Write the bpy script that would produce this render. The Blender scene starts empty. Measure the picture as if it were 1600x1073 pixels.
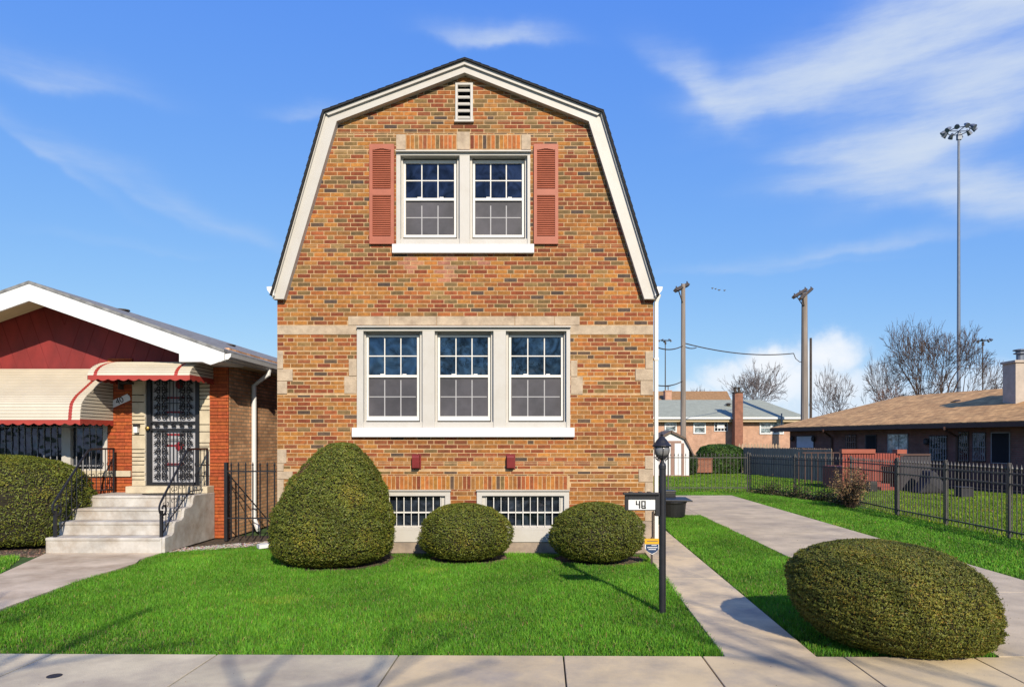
import bpy, math, random
import numpy as np
from mathutils import Vector, Matrix
R = random.Random(7)
rad = math.radians
S = bpy.context.scene
C = S.collection
# ---------------------------------------------------------------- camera model
F = 1080.0; VX = 848.0; VY = 688.0; H = 1.77
def PX(px, d): return (px-VX)/F*d
def PZ(py, d): return H-(py-VY)/F*d
def GD(py): return H*F/(py-VY)
def G(px, py):
    d = GD(py); return (PX(px, d), d)
# ---------------------------------------------------------------- materials
MATS = {}
ALB = .80
def newmat(name):
    m = bpy.data.materials.new(name); m.use_nodes = True
    nt = m.node_tree; b = nt.nodes['Principled BSDF']
    MATS[name] = m
    return m, nt, b
def M(name, col, rough=.7, var=.15, scale=4., bump=0., bscale=60., metal=0., attr=False, spec=.4, stretch=(1,1,1), col2=None, s2=0.9, trans=0.):
    m, nt, b = newmat(name); N = nt.nodes; L = nt.links
    tc = N.new('ShaderNodeNewGeometry'); mp = N.new('ShaderNodeMapping'); mp.inputs['Scale'].default_value = stretch
    L.new(tc.outputs['Position'], mp.inputs['Vector'])
    n = N.new('ShaderNodeTexNoise'); n.inputs['Scale'].default_value = scale; n.inputs['Detail'].default_value = 6; n.inputs['Roughness'].default_value = .6
    L.new(mp.outputs[0], n.inputs['Vector'])
    mr = N.new('ShaderNodeMapRange'); mr.inputs[1].default_value = .3; mr.inputs[2].default_value = .7
    mr.inputs[3].default_value = (1-var)*ALB; mr.inputs[4].default_value = (1+var)*ALB
    L.new(n.outputs['Fac'], mr.inputs[0])
    vm = N.new('ShaderNodeVectorMath'); vm.operation = 'SCALE'
    L.new(mr.outputs[0], vm.inputs['Scale'])
    if attr:
        a = N.new('ShaderNodeAttribute'); a.attribute_name = 'Col'; src = a.outputs['Color']
    else:
        rgb = N.new('ShaderNodeRGB'); rgb.outputs[0].default_value = (*col, 1); src = rgb.outputs[0]
    if col2:
        n2 = N.new('ShaderNodeTexNoise'); n2.inputs['Scale'].default_value = s2; n2.inputs['Detail'].default_value = 8; n2.inputs['Roughness'].default_value = .65
        L.new(mp.outputs[0], n2.inputs['Vector'])
        r2 = N.new('ShaderNodeMapRange'); r2.inputs[1].default_value = .42; r2.inputs[2].default_value = .68
        L.new(n2.outputs['Fac'], r2.inputs[0])
        mx = N.new('ShaderNodeMix'); mx.data_type = 'RGBA'
        L.new(r2.outputs[0], mx.inputs[0]); L.new(src, mx.inputs[6]); mx.inputs[7].default_value = (*col2, 1)
        src = mx.outputs[2]
    L.new(src, vm.inputs[0]); L.new(vm.outputs[0], b.inputs['Base Color'])
    b.inputs['Roughness'].default_value = rough; b.inputs['Metallic'].default_value = metal
    b.inputs['Specular IOR Level'].default_value = spec
    if bump:
        nb = N.new('ShaderNodeTexNoise'); nb.inputs['Scale'].default_value = bscale; nb.inputs['Detail'].default_value = 5
        L.new(mp.outputs[0], nb.inputs['Vector'])
        bp = N.new('ShaderNodeBump'); bp.inputs['Strength'].default_value = bump; bp.inputs['Distance'].default_value = .01
        L.new(nb.outputs['Fac'], bp.inputs['Height']); L.new(bp.outputs[0], b.inputs['Normal'])
    if trans:
        tr = N.new('ShaderNodeBsdfTranslucent'); L.new(vm.outputs[0], tr.inputs['Color'])
        ms = N.new('ShaderNodeMixShader'); ms.inputs[0].default_value = trans
        out = [x for x in N if x.type == 'OUTPUT_MATERIAL'][0]
        L.new(b.outputs[0], ms.inputs[1]); L.new(tr.outputs[0], ms.inputs[2]); L.new(ms.outputs[0], out.inputs['Surface'])
    return m
def brickmat(name, c1, c2, mortar, bw=.21, rh=.068, mort=.01, plane='xz', noise=.2, rough=.85, bumpd=.004):
    m, nt, b = newmat(name); N = nt.nodes; L = nt.links
    tc = N.new('ShaderNodeTexCoord'); sx = N.new('ShaderNodeSeparateXYZ'); cx = N.new('ShaderNodeCombineXYZ')
    L.new(tc.outputs['Object'], sx.inputs[0])
    if plane == 'auto':
        ad = N.new('ShaderNodeMath'); ad.operation = 'ADD'; L.new(sx.outputs[0], ad.inputs[0]); L.new(sx.outputs[1], ad.inputs[1]); L.new(ad.outputs[0], cx.inputs[0])
    else:
        L.new(sx.outputs['XYZ'.index(plane[0].upper())], cx.inputs[0])
    L.new(sx.outputs[2 if plane != 'xy' else 1], cx.inputs[1])
    br = N.new('ShaderNodeTexBrick'); L.new(cx.outputs[0], br.inputs['Vector'])
    br.inputs['Scale'].default_value = 1; br.inputs['Brick Width'].default_value = bw; br.inputs['Row Height'].default_value = rh
    br.inputs['Mortar Size'].default_value = mort; br.inputs['Mortar Smooth'].default_value = .1
    br.inputs['Color1'].default_value = (*c1, 1); br.inputs['Color2'].default_value = (*c2, 1); br.inputs['Mortar'].default_value = (*mortar, 1)
    n = N.new('ShaderNodeTexNoise'); n.inputs['Scale'].default_value = 3; n.inputs['Detail'].default_value = 7; L.new(tc.outputs['Object'], n.inputs['Vector'])
    mr = N.new('ShaderNodeMapRange'); mr.inputs[1].default_value = .3; mr.inputs[2].default_value = .7; mr.inputs[3].default_value = (1-noise)*ALB; mr.inputs[4].default_value = (1+noise)*ALB
    L.new(n.outputs['Fac'], mr.inputs[0])
    vm = N.new('ShaderNodeVectorMath'); vm.operation = 'SCALE'; L.new(br.outputs['Color'], vm.inputs[0]); L.new(mr.outputs[0], vm.inputs['Scale'])
    L.new(vm.outputs[0], b.inputs['Base Color']); b.inputs['Roughness'].default_value = rough
    bp = N.new('ShaderNodeBump'); bp.inputs['Strength'].default_value = .8; bp.inputs['Distance'].default_value = bumpd; bp.invert = True
    L.new(br.outputs['Fac'], bp.inputs['Height']); L.new(bp.outputs[0], b.inputs['Normal'])
    return m
def glassmat(name, col, rough=.04, metal=.55, wave=.03):
    m, nt, b = newmat(name); N = nt.nodes; L = nt.links
    tc = N.new('ShaderNodeNewGeometry')
    n = N.new('ShaderNodeTexNoise'); n.inputs['Scale'].default_value = 3.5; n.inputs['Detail'].default_value = 9; n.inputs['Distortion'].default_value = 1.6; L.new(tc.outputs['Position'], n.inputs['Vector'])
    mr = N.new('ShaderNodeMapRange'); mr.inputs[1].default_value = .3; mr.inputs[2].default_value = .7; mr.inputs[3].default_value = .2; mr.inputs[4].default_value = 1.55  # mottled tone paints branch reflections into the base colour
    L.new(n.outputs['Fac'], mr.inputs[0])
    vm = N.new('ShaderNodeVectorMath'); vm.operation = 'SCALE'; vm.inputs[0].default_value = col; L.new(mr.outputs[0], vm.inputs['Scale'])
    L.new(vm.outputs[0], b.inputs['Base Color'])
    b.inputs['Roughness'].default_value = rough; b.inputs['Metallic'].default_value = metal; b.inputs['Specular IOR Level'].default_value = .8
    n2 = N.new('ShaderNodeTexNoise'); n2.inputs['Scale'].default_value = 2.5; L.new(tc.outputs['Position'], n2.inputs['Vector'])
    bp = N.new('ShaderNodeBump'); bp.inputs['Strength'].default_value = 1; bp.inputs['Distance'].default_value = wave; L.new(n2.outputs['Fac'], bp.inputs['Height']); L.new(bp.outputs[0], b.inputs['Normal'])
    return m
# ---------------------------------------------------------------- mesh builder
WO = {}   # world origin of each parented object
class MB:
    def __init__(s): s.v = []; s.f = []; s.mi = []; s.c = []; s.cur = 0; s.col = None
    def face(s, idx): s.f.append(idx); s.mi.append(s.cur); s.c.append(s.col)
    def quad(s, *p):
        n = len(s.v); s.v += [tuple(q) for q in p]; s.face(tuple(range(n, n+len(p))))
        return s
    def box(s, x0, y0, z0, x1, y1, z1):
        if x1 < x0: x0, x1 = x1, x0
        if y1 < y0: y0, y1 = y1, y0
        if z1 < z0: z0, z1 = z1, z0
        n = len(s.v)
        s.v += [(x0,y0,z0),(x1,y0,z0),(x1,y1,z0),(x0,y1,z0),(x0,y0,z1),(x1,y0,z1),(x1,y1,z1),(x0,y1,z1)]
        for q in ((0,3,2,1),(4,5,6,7),(0,1,5,4),(1,2,6,5),(2,3,7,6),(3,0,4,7)): s.face(tuple(n+i for i in q))
        return s
    def obox(s, o, ax, ay, az):            # corner + three edge vectors
        o = Vector(o); ax = Vector(ax); ay = Vector(ay); az = Vector(az); n = len(s.v)
        for p in (o, o+ax, o+ax+ay, o+ay, o+az, o+ax+az, o+ax+ay+az, o+ay+az): s.v.append(tuple(p))
        for q in ((0,3,2,1),(4,5,6,7),(0,1,5,4),(1,2,6,5),(2,3,7,6),(3,0,4,7)): s.face(tuple(n+i for i in q))
        return s
    def px(s, x0, y0, x1, y1, yf, yb):      # rectangle measured on the front plane yf, extruded to yb
        return s.box(PX(x0, yf), yf, PZ(y1, yf), PX(x1, yf), yb, PZ(y0, yf))
    def prism(s, pts, off):                 # planar polygon (3D pts) extruded by vector
        n = len(s.v); k = len(pts); off = Vector(off)
        s.v += [tuple(p) for p in pts]; s.v += [tuple(Vector(p)+off) for p in pts]
        s.face(tuple(range(n, n+k))); s.face(tuple(range(n+2*k-1, n+k-1, -1)))
        for i in range(k):
            j = (i+1) % k; s.face((n+i, n+k+i, n+k+j, n+j))
        return s
    def tube(s, pts, r, k=6, cap=True):
        pts = [Vector(p) for p in pts]; m = len(pts)
        rs = r if isinstance(r, (list, tuple)) else [r]*m
        n0 = len(s.v)
        t0 = (pts[1]-pts[0]).normalized()
        up = Vector((0,0,1)) if abs(t0.z) < .9 else Vector((1,0,0))
        nrm = t0.cross(up).normalized()
        for i in range(m):
            t = (pts[min(i+1, m-1)]-pts[max(i-1, 0)])
            t = t.normalized() if t.length > 1e-9 else t0
            nrm = (nrm-t*nrm.dot(t)); nrm = nrm.normalized() if nrm.length > 1e-6 else t.orthogonal().normalized()
            bi = t.cross(nrm)
            for j in range(k):
                a = 2*math.pi*j/k
                s.v.append(tuple(pts[i]+(nrm*math.cos(a)+bi*math.sin(a))*rs[i]))
        for i in range(m-1):
            for j in range(k):
                a = n0+i*k+j; b = n0+i*k+(j+1) % k
                s.face((a, b, b+k, a+k))
        if cap:
            s.face(tuple(n0+j for j in range(k-1, -1, -1))); s.face(tuple(n0+(m-1)*k+j for j in range(k)))
        return s
    def lathe(s, c, prof, k=20, sx=1, sy=1):
        n0 = len(s.v)
        for r, z in prof:
            for j in range(k):
                a = 2*math.pi*j/k; s.v.append((c[0]+r*math.cos(a)*sx, c[1]+r*math.sin(a)*sy, c[2]+z))
        for i in range(len(prof)-1):
            for j in range(k):
                a = n0+i*k+j; b = n0+i*k+(j+1) % k
                s.face((a, b, b+k, a+k))
        s.face(tuple(n0+j for j in range(k-1, -1, -1))); s.face(tuple(n0+(len(prof)-1)*k+j for j in range(k)))
        return s
    def build(s, name, mats, parent=None, origin=None, smooth=False, bevel=0):
        v = np.array(s.v, dtype=float)
        if origin is None:
            lo = v.min(0); hi = v.max(0); origin = ((lo[0]+hi[0])/2, (lo[1]+hi[1])/2, lo[2])
        me = bpy.data.meshes.new(name)
        me.from_pydata((v-np.array(origin)).tolist(), [], s.f)
        if not isinstance(mats, (list, tuple)): mats = [mats]
        for m in mats: me.materials.append(MATS[m])
        if len(mats) > 1: me.polygons.foreach_set('material_index', s.mi)
        if any(c is not None for c in s.c):
            at = me.color_attributes.new('Col', 'FLOAT_COLOR', 'CORNER')
            arr = []
            for f, c in zip(s.f, s.c):
                c = c or (.5, .5, .5); arr += [c[0], c[1], c[2], 1.0]*len(f)
            at.data.foreach_set('color', arr)
        if smooth: me.polygons.foreach_set('use_smooth', [True]*len(me.polygons))
        me.update()
        o = bpy.data.objects.new(name, me); C.objects.link(o)
        if bevel:
            bv = o.modifiers.new('bevel', 'BEVEL'); bv.width = bevel; bv.segments = 2; bv.limit_method = 'ANGLE'
        place(o, origin, parent)
        return o
def place(o, origin, parent=None):
    WO[o.name] = Vector(origin)
    if parent is not None:
        o.parent = parent; o.location = Vector(origin)-WO[parent.name]
    else: o.location = origin
def tag(o, label=None, cat=None, group=None, kind=None):
    if label: o['label'] = label
    if cat: o['category'] = cat
    if group: o['group'] = group
    if kind: o['kind'] = kind
    return o
def thing(name, loc, label, cat, group=None):
    o = bpy.data.objects.new(name, None); C.objects.link(o); o.empty_display_size = .2
    place(o, loc); return tag(o, label, cat, group)
def struct(mb, name, mat, **k):
    return tag(mb.build(name, mat, **k), kind='structure')
def copy_tree(o, parent=None):
    c = o.copy(); C.objects.link(c)
    if parent: c.parent = parent
    for ch in o.children: copy_tree(ch, c)
    return c
def npmesh(name, v, f, mats, parent=None, origin=(0,0,0), cols=None, k=3, smooth=False):
    """fast mesh from arrays: v (n,3), f (m,k)"""
    me = bpy.data.meshes.new(name)
    v = v-np.array(origin)
    me.vertices.add(len(v)); me.vertices.foreach_set('co', v.astype(np.float32).ravel())
    me.loops.add(f.size); me.loops.foreach_set('vertex_index', f.astype(np.int32).ravel())
    me.polygons.add(len(f)); me.polygons.foreach_set('loop_start', np.arange(0, f.size, k, dtype=np.int32)); 
    me.update(calc_edges=True)
    for m in (mats if isinstance(mats, (list, tuple)) else [mats]): me.materials.append(MATS[m])
    if cols is not None:
        at = me.color_attributes.new('Col', 'FLOAT_COLOR', 'CORNER')
        cc = np.ones((len(f), k, 4), dtype=np.float32); cc[:, :, :3] = cols[:, None, :] if cols.ndim == 2 else cols
        at.data.foreach_set('color', cc.ravel())
    if smooth: me.polygons.foreach_set('use_smooth', np.ones(len(f), dtype=bool))
    o = bpy.data.objects.new(name, me); C.objects.link(o); place(o, origin, parent)
    return o
def text_mesh(txt, size, loc, mat, parent, name='lettering', rot=(math.pi/2, 0, 0), extr=.002, bold=0, align='CENTER'):
    cu = bpy.data.curves.new(name, 'FONT'); cu.body = txt; cu.size = size; cu.extrude = extr; cu.align_x = align; cu.align_y = 'CENTER'; cu.offset = bold
    t = bpy.data.objects.new(name, cu); me = bpy.data.meshes.new_from_object(t)
    bpy.data.objects.remove(t); me.materials.clear(); me.materials.append(MATS[mat])
    o = bpy.data.objects.new(name, me); C.objects.link(o); place(o, loc, parent); o.rotation_euler = rot
    return o
# ---------------------------------------------------------------- palette
M('mortar', (.54,.36,.195), .95, .2, 12, bump=.3, bscale=120)
M('brick', (.4,.2,.1), .85, .30, 17, bump=.5, bscale=160, attr=True)
M('limestone', (.52,.41,.29), .85, .2, 6, bump=.6, bscale=40, col2=(.40,.30,.21), s2=5)
M('white_paint', (.60,.57,.52), .45, .05, 3, bump=.05, bscale=40, col2=(.52,.485,.43), s2=3)
M('bright_white', (.82,.82,.82), .45, .05, 4, bump=.05)
M('sash_white', (.78,.76,.71), .4, .03, 4)
M('shutter_red', (.42,.125,.070), .55, .1, 5)
M('black_shingle', (.02,.02,.022), .9, .4, 30, bump=.5)
M('dark_trim', (.10,.075,.055), .6, .2, 6)
M('foundation', (.42,.33,.25), .95, .2, 4, bump=.5, bscale=30, col2=(.27,.22,.18), s2=3)
M('iron', (.018,.018,.022), .45, .2, 10)
M('fixture_red', (.20,.02,.02), .5, .15, 8)
M('interior', (.012,.012,.018), .9, .3, 2)
glassmat('glass_blue_reflect', (.045,.08,.125), .04, .85, .02)  # blue base tint stands in for reflected sky
glassmat('glass_navy_reflect', (.035,.045,.078), .05, .8, .012)  # reflected sky painted in as a darker blue tint
glassmat('glass_dark', (.03,.04,.06), .06, .45, .02)
glassmat('glass_pale', (.25,.3,.32), .15, .2, .02)
M('screen', (.075,.07,.082), .6, .35, 2.2, col2=(.045,.045,.055), s2=1.5)
brickmat('side_brick', (.30,.10,.04), (.22,.07,.035), (.30,.22,.15), plane='yz')
brickmat('common_brick', (.90,.50,.26), (.58,.28,.13), (.42,.28,.17), plane='yz', noise=.3, mort=.013)
brickmat('far_brick', (.56,.32,.21), (.50,.27,.17), (.56,.36,.26), plane='xz', bw=.2, rh=.07)
brickmat('ranch_brick', (.24,.10,.08), (.19,.08,.065), (.20,.13,.10), plane='auto', bw=.3, rh=.075)
brickmat('chimney_brick', (.33,.11,.06), (.25,.08,.045), (.30,.18,.12), plane='auto', bw=.2, rh=.07)
M('pier_mortar', (.16,.04,.02), .95, .2, 12)
M('cream_metal', (.66,.59,.47), .45, .06, 3)
M('awning_red', (.42,.055,.04), .5, .1, 4)
M('gable_red', (.27,.027,.024), .6, .25, 2.5, stretch=(1,1,.4), col2=(.17,.02,.02), s2=1.5)
M('soffit_tan', (.55,.43,.27), .7, .05)
M('grey_shingle', (.24,.24,.24), .95, .45, 9, bump=.6, bscale=60)
M('stone_cream', (.62,.53,.38), .85, .12, 6, bump=.4, bscale=40, col2=(.50,.42,.30), s2=4)
M('step_concrete', (.56,.53,.485), .9, .2, 3, bump=.35, bscale=50, col2=(.36,.30,.24), s2=2.2)
M('concrete', (.5,.45,.38), .92, .12, 1.8, bump=.35, bscale=90, attr=True, col2=(.40,.335,.255), s2=1.3)
M('drive_concrete', (.62,.50,.335), .92, .15, 2.2, bump=.4, bscale=80, col2=(.42,.34,.245), s2=1.0)
M('path_concrete', (.64,.52,.38), .92, .18, 2, bump=.35, bscale=60, col2=(.40,.30,.205), s2=1.5)
M('door_white', (.42,.42,.45), .4, .1, 4)
M('joint', (.05,.045,.035), .95)
M('soil', (.10,.07,.045), .98, .35, 9, bump=1, bscale=50, col2=(.05,.035,.022), s2=14)
M('ground_green', (.036,.105,.012), .98, .35, 3, bump=.6, bscale=30, col2=(.06,.07,.02), s2=8)
M('asphalt', (.05,.05,.052), .95, .2, 10, bump=.5)
M('grass', (.05,.2,.02), .55, .08, 2, attr=True, spec=.25, trans=.3)
M('leaf', (.05,.08,.02), .55, .15, 8, attr=True, spec=.3, trans=.15)
M('bush_core', (.02,.016,.008), .95, .4, 20)
M('twig', (.085,.055,.042), .95, .25, 3)
M('twig_grey', (.13,.105,.10), .95, .25, 3)
M('dry_leaf', (.2,.12,.05), .8, .3, 8, attr=True)
M('pole_wood', (.27,.225,.19), .95, .3, 5, stretch=(1,1,.08), bump=.4, bscale=20)
M('pole_dark', (.07,.055,.045), .9, .3, 5)
M('steel', (.19,.215,.26), .45, .1, 3, metal=.3)
M('black_plastic', (.014,.014,.014), .45, .2, 5)
M('lamp_glass', (.20,.20,.20), .15, .15, 8, spec=.8)
M('sign_white', (.8,.8,.8), .5, .04)
M('sign_black', (.012,.012,.012), .5, .05)
M('sign_yellow', (.75,.40,.015), .5, .05)
M('sign_navy', (.015,.045,.12), .5, .05)
M('door_red', (.28,.02,.03), .5)
M('brass', (.35,.22,.07), .35, .1, 5, metal=.8)
M('far_roof_green', (.33,.35,.28), .95, .12, 3, bump=.4, bscale=14)
M('far_roof_tan', (.36,.20,.085), .95, .3, 6)
M('ranch_fascia', (.085,.04,.03), .6, .15)
M('chimney_stone', (.50,.43,.36), .9, .12, 5, bump=.3)
M('shed_white', (.78,.78,.78), .6, .05)
M('shed_brown', (.33,.20,.155), .7, .1)
M('shed_roof', (.16,.115,.09), .95, .25, 8)
M('fence_wood', (.36,.27,.19), .95, .3, 3, stretch=(4,4,.6))
M('deck_red', (.29,.06,.04), .7, .15, 4)
M('tarp_shaded', (.028,.028,.035), .8, .3, 4)  # building shadow put into the colour; heap and box stand in sun
M('gravel', (.42,.38,.33), .95, .3, 20, attr=True)
def shinglemat(name, cols, wl=.9):
    m, nt, b = newmat(name); N = nt.nodes; L = nt.links
    tc = N.new('ShaderNodeTexCoord')
    sx = N.new('ShaderNodeSeparateXYZ'); L.new(tc.outputs['Object'], sx.inputs[0])
    br = N.new('ShaderNodeTexBrick'); cx = N.new('ShaderNodeCombineXYZ')
    L.new(sx.outputs[1], cx.inputs[0]); L.new(sx.outputs[0], cx.inputs[1]); L.new(cx.outputs[0], br.inputs['Vector'])
    br.inputs['Scale'].default_value = 1; br.inputs['Brick Width'].default_value = .34; br.inputs['Row Height'].default_value = .17; br.inputs['Mortar Size'].default_value = .012
    br.inputs['Color1'].default_value = (*cols[0], 1); br.inputs['Color2'].default_value = (*cols[1], 1); br.inputs['Mortar'].default_value = (*cols[2], 1)
    n = N.new('ShaderNodeTexNoise'); n.inputs['Scale'].default_value = 2.2; n.inputs['Detail'].default_value = 9; n.inputs['Roughness'].default_value = .7; L.new(tc.outputs['Object'], n.inputs['Vector'])
    mr = N.new('ShaderNodeMapRange'); mr.inputs[1].default_value = .3; mr.inputs[2].default_value = .7; mr.inputs[3].default_value = .6; mr.inputs[4].default_value = 1.4
    L.new(n.outputs['Fac'], mr.inputs[0])
    vm = N.new('ShaderNodeVectorMath'); vm.operation = 'SCALE'; L.new(br.outputs['Color'], vm.inputs[0]); L.new(mr.outputs[0], vm.inputs['Scale'])
    L.new(vm.outputs[0], b.inputs['Base Color']); b.inputs['Roughness'].default_value = .95
    return m
shinglemat('ranch_shingle', ((.54,.31,.12), (.40,.215,.08), (.24,.13,.055)))
# ================================================================ MAIN HOUSE
FY = 11.02
XL, XR = PX(433, FY), PX(1021, FY)
HX = (XL+XR)/2
house = thing('brick_house', (HX, FY, 0), 'tall orange and olive brick house with gambrel gable, white trim and red shutters', 'house')
# gable outline as (px, py) at the facade: middle of the rake boards
OUT = [(435,462),(519,186),(726,102),(931,186),(1019,462)]
def outline(py):
    if py >= 462: return (433.0, 1021.0)
    if py < 102: return None
    def seg(a, b): return a[0]+(b[0]-a[0])*(py-a[1])/(b[1]-a[1])
    l = seg(OUT[0], OUT[1]) if py > 186 else seg(OUT[1], OUT[2])
    r = seg(OUT[4], OUT[3]) if py > 186 else seg(OUT[3], OUT[2])
    return (l, r)
openings = [(622,237,826,384), (560.5,512,888.5,670), (559.5,767,703,847), (745.5,767,889,847), (714,133,736,187)]
stones = [('stone_band',433,508.5,557.5,522.5), ('stone_band',891,508.5,1020.5,522.5),
 ('lintel_stone',544,494,608,508), ('lintel_stone',608.6,494,682,508), ('lintel_stone',682.6,494,804,508.2), ('lintel_stone',804.6,494,866,508.2), ('lintel_stone',866.6,494,905.6,508),
 ('jamb_stone',545,560.5,557,587), ('jamb_stone',538,587.7,557,614.6), ('jamb_stone',892,563,902,588), ('jamb_stone',892,588.7,910.5,616),
 ('quoin',433,548,442,576), ('quoin',433,576.7,457,595), ('quoin',433,595.7,448.3,615),
 ('quoin',433,702,447.3,723.4), ('quoin',433,724,443,735.6), ('quoin',433,736.2,457,748), ('quoin',433,748.6,443,796), ('quoin',433,796.6,450,813.5),
 ('quoin',1008.6,549,1020.6,575.6), ('quoin',993,576.2,1020.6,594), ('quoin',1001,594.6,1020.6,617),
 ('quoin',1008,712,1020.6,732.2), ('quoin',998,732.8,1020.6,752.4), ('quoin',1008,753,1020.6,813.5),
 ('keystone',714,206,734,233.6), ('end_stone',619,210,633.6,233.6), ('end_stone',815,210,829,233.6)]
soldiers = [(634.4,211,713.6,233), (734.4,211,814.6,233), (559,743,890,764.5)]
excl = openings + [s[1:] for s in stones] + soldiers + [(712,133,738.5,190)]
PAL = {'o': [(.45,.185,.036),(.41,.150,.030),(.38,.165,.042),(.40,.125,.030)], 'r': [(.30,.072,.022),(.25,.058,.020),(.34,.092,.028),(.28,.085,.030)],
       'v': [(.23,.140,.048),(.29,.170,.058),(.19,.118,.045)], 'd': [(.12,.072,.045),(.10,.064,.046)]}
def brick_col(py, rr):
    t = min(1, max(0, (py-100)/520))
    w = {'o': .36+.22*t, 'r': .26+.08*t, 'v': .32-.25*t, 'd': .07-.035*t}
    x = rr.random()*sum(w.values())
    for k, a in w.items():
        x -= a
        if x <= 0: break
    c = rr.choice(PAL[k]); s = rr.uniform(.74, .99)
    return tuple(min(1, q*s) for q in c)
CH = 6.66; BL = 20.85; BW = MB(); bf = FY; bm = FY+.0045
ncourse = int((814-96)/CH)+1
def sub(iv, a, b):
    out = []
    for p, q in iv:
        if b <= p or a >= q: out.append((p, q))
        else:
            if a > p: out.append((p, a))
            if b < q: out.append((b, q))
    return out
for ci in range(ncourse):
    yb = 814-ci*CH; yt = yb-CH
    cuts = sorted({yt, yb} | {y for r in excl for y in (r[1], r[3]) if yt+.4 < y < yb-.4})
    rr = random.Random(1000+ci)
    head = (ci % 4 == 2)
    xs = []; x = 433-(0 if ci % 2 == 0 else BL/2)-(BL*.25 if head else 0)
    k = 0
    while x < 1024:
        l = BL if not (head and k % 2 == 1) else BL/2
        xs.append((x, x+l, rr.random())); x += l; k += 1
    colr = []
    for (xa_, xb_, _) in xs:
        c_ = brick_col(yb, rr); xm = (xa_+xb_)/2
        lf = 1+.09*math.sin(xm*.021+yb*.013)+.07*math.sin(xm*.047-yb*.031+2)+.05*math.sin(yb*.09+xm*.006)
        c_ = tuple(q*lf for q in c_)
        for sx_, sy0, sy1 in ((641,396,432),(699,396,446),(748,396,420)):
            if abs(xm-sx_) < 12 and sy0 < yb < sy1: c_ = tuple(a_*.5+b_*.5 for a_, b_ in zip(c_, (.50,.24,.17)))
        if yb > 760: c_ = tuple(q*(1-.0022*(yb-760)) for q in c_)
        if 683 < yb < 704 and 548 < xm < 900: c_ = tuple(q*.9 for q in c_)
        colr.append(c_)
    for a, b in zip(cuts[:-1], cuts[1:]):
        mid = (a+b)/2; o = outline(mid)
        if not o: continue
        base = [o]; iv = [o]
        for r in openings:
            if r[1] < mid < r[3]: base = sub(base, r[0], r[2])
        for r in excl:
            if r[1] < mid < r[3]: iv = sub(iv, r[0], r[2])
        BW.cur = 1; BW.col = None
        for p, q in base:
            BW.quad((PX(p,FY),bm,PZ(b,FY)), (PX(q,FY),bm,PZ(b,FY)), (PX(q,FY),bm,PZ(a,FY)), (PX(p,FY),bm,PZ(a,FY)))
        BW.cur = 0
        g = .56
        ya = a+(.52 if a == yt else .25); yb2 = b-(.52 if b == yb else .25)
        if yb2-ya < 1: continue
        for p, q in iv:
            for (xa, xb, _), cc in zip(xs, colr):
                u0 = max(p+.3, xa+g); u1 = min(q-.3, xb-g)
                if u1-u0 < 1.2: continue
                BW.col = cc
                j = rr.uniform(-.0012, .0012)
                X0, X1 = PX(u0,FY), PX(u1,FY); Z0, Z1 = PZ(yb2,FY), PZ(ya,FY); e = .0022
                n = len(BW.v); f0 = bf+j
                BW.v += [(X0+e,f0,Z0+e),(X1-e,f0,Z0+e),(X1-e,f0,Z1-e),(X0+e,f0,Z1-e),(X0,bm,Z0),(X1,bm,Z0),(X1,bm,Z1),(X0,bm,Z1)]
                for qf in ((0,1,2,3),(4,5,1,0),(5,6,2,1),(6,7,3,2),(7,4,0,3)): BW.face(tuple(n+i for i in qf))
BW.build('front_wall', ['brick', 'mortar'], house)
# soldier courses
for si, (x0, y0, x1, y1) in enumerate(soldiers):
    mb = MB(); mb.cur = 1; mb.box(PX(x0,FY), bm-.002, PZ(y1,FY), PX(x1,FY), bm+.05, PZ(y0,FY)); mb.cur = 0
    x = x0; rr = random.Random(50+si); w = 6.55
    while x+w*.6 < x1:
        mb.col = brick_col(380 if si < 2 else 700, rr) if rr.random() < .6 else tuple(q*rr.uniform(.8,1.1) for q in (.43,.16,.035))
        xe = min(x+w, x1)
        mb.px(x+.6, y0+.6, xe-.6, y1-.6, FY-.001, bm); x += w
    mb.col = None
    mb.build('soldier_course', ['brick', 'mortar'], house)
for nm, x0, y0, x1, y1 in stones:
    mb = MB().px(x0, y0, x1, y1, FY-R.uniform(.006,.014), FY+.03); mb.build(nm, 'limestone', house, bevel=.004)
# body of the house behind the facade, sides
DEPTH = 13.0
mb = MB()
YB = FY+DEPTH; z1 = PZ(462, FY)
for X, s in ((XL, 1), (XR, -1)):
    mb.box(X, bm+.003, 0, X+s*.2, YB, z1)
mb.box(XL+.2, YB-.2, 0, XR-.2, YB, z1)
mb.build('side_wall', 'side_brick', house)
mb = MB().px(433.5, 847.2, 1020.5, 866, FY-.006, FY+.2)
for a_, b_ in ((433.5,558.8),(703.6,744.8),(889.6,1020.5)): mb.px(a_, 813.8, b_, 847.2, FY-.006, FY+.2)
mb.build('foundation', 'foundation', house)
# interior darkness behind the panes
for r in openings:
    mb = MB(); mb.px(r[0]+3, r[1]+3, r[2]-3, r[3]-3, FY+.24, FY+.26); mb.build('window_backing', 'interior', house)
# roof: gambrel shell
RF = FY-.16
def op(px, py, d):
    e = d if d < FY+1 else FY
    return (PX(px, e), d, PZ(py, e))
RO = [(421.5,461),(503.5,172),(726,89.3),(943.5,172),(1030,461)]
RI = [(424.2,461),(506,174.6),(726,92.3),(941,174.6),(1027.2,461)]
mb = MB()
for i in range(4):
    a, b, c, d_ = RO[i], RO[i+1], RI[i+1], RI[i]
    mb.prism([op(*a, RF-.03), op(*b, RF-.03), op(*c, RF-.03), op(*d_, RF-.03)], (0, DEPTH+.3, 0))
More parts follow.
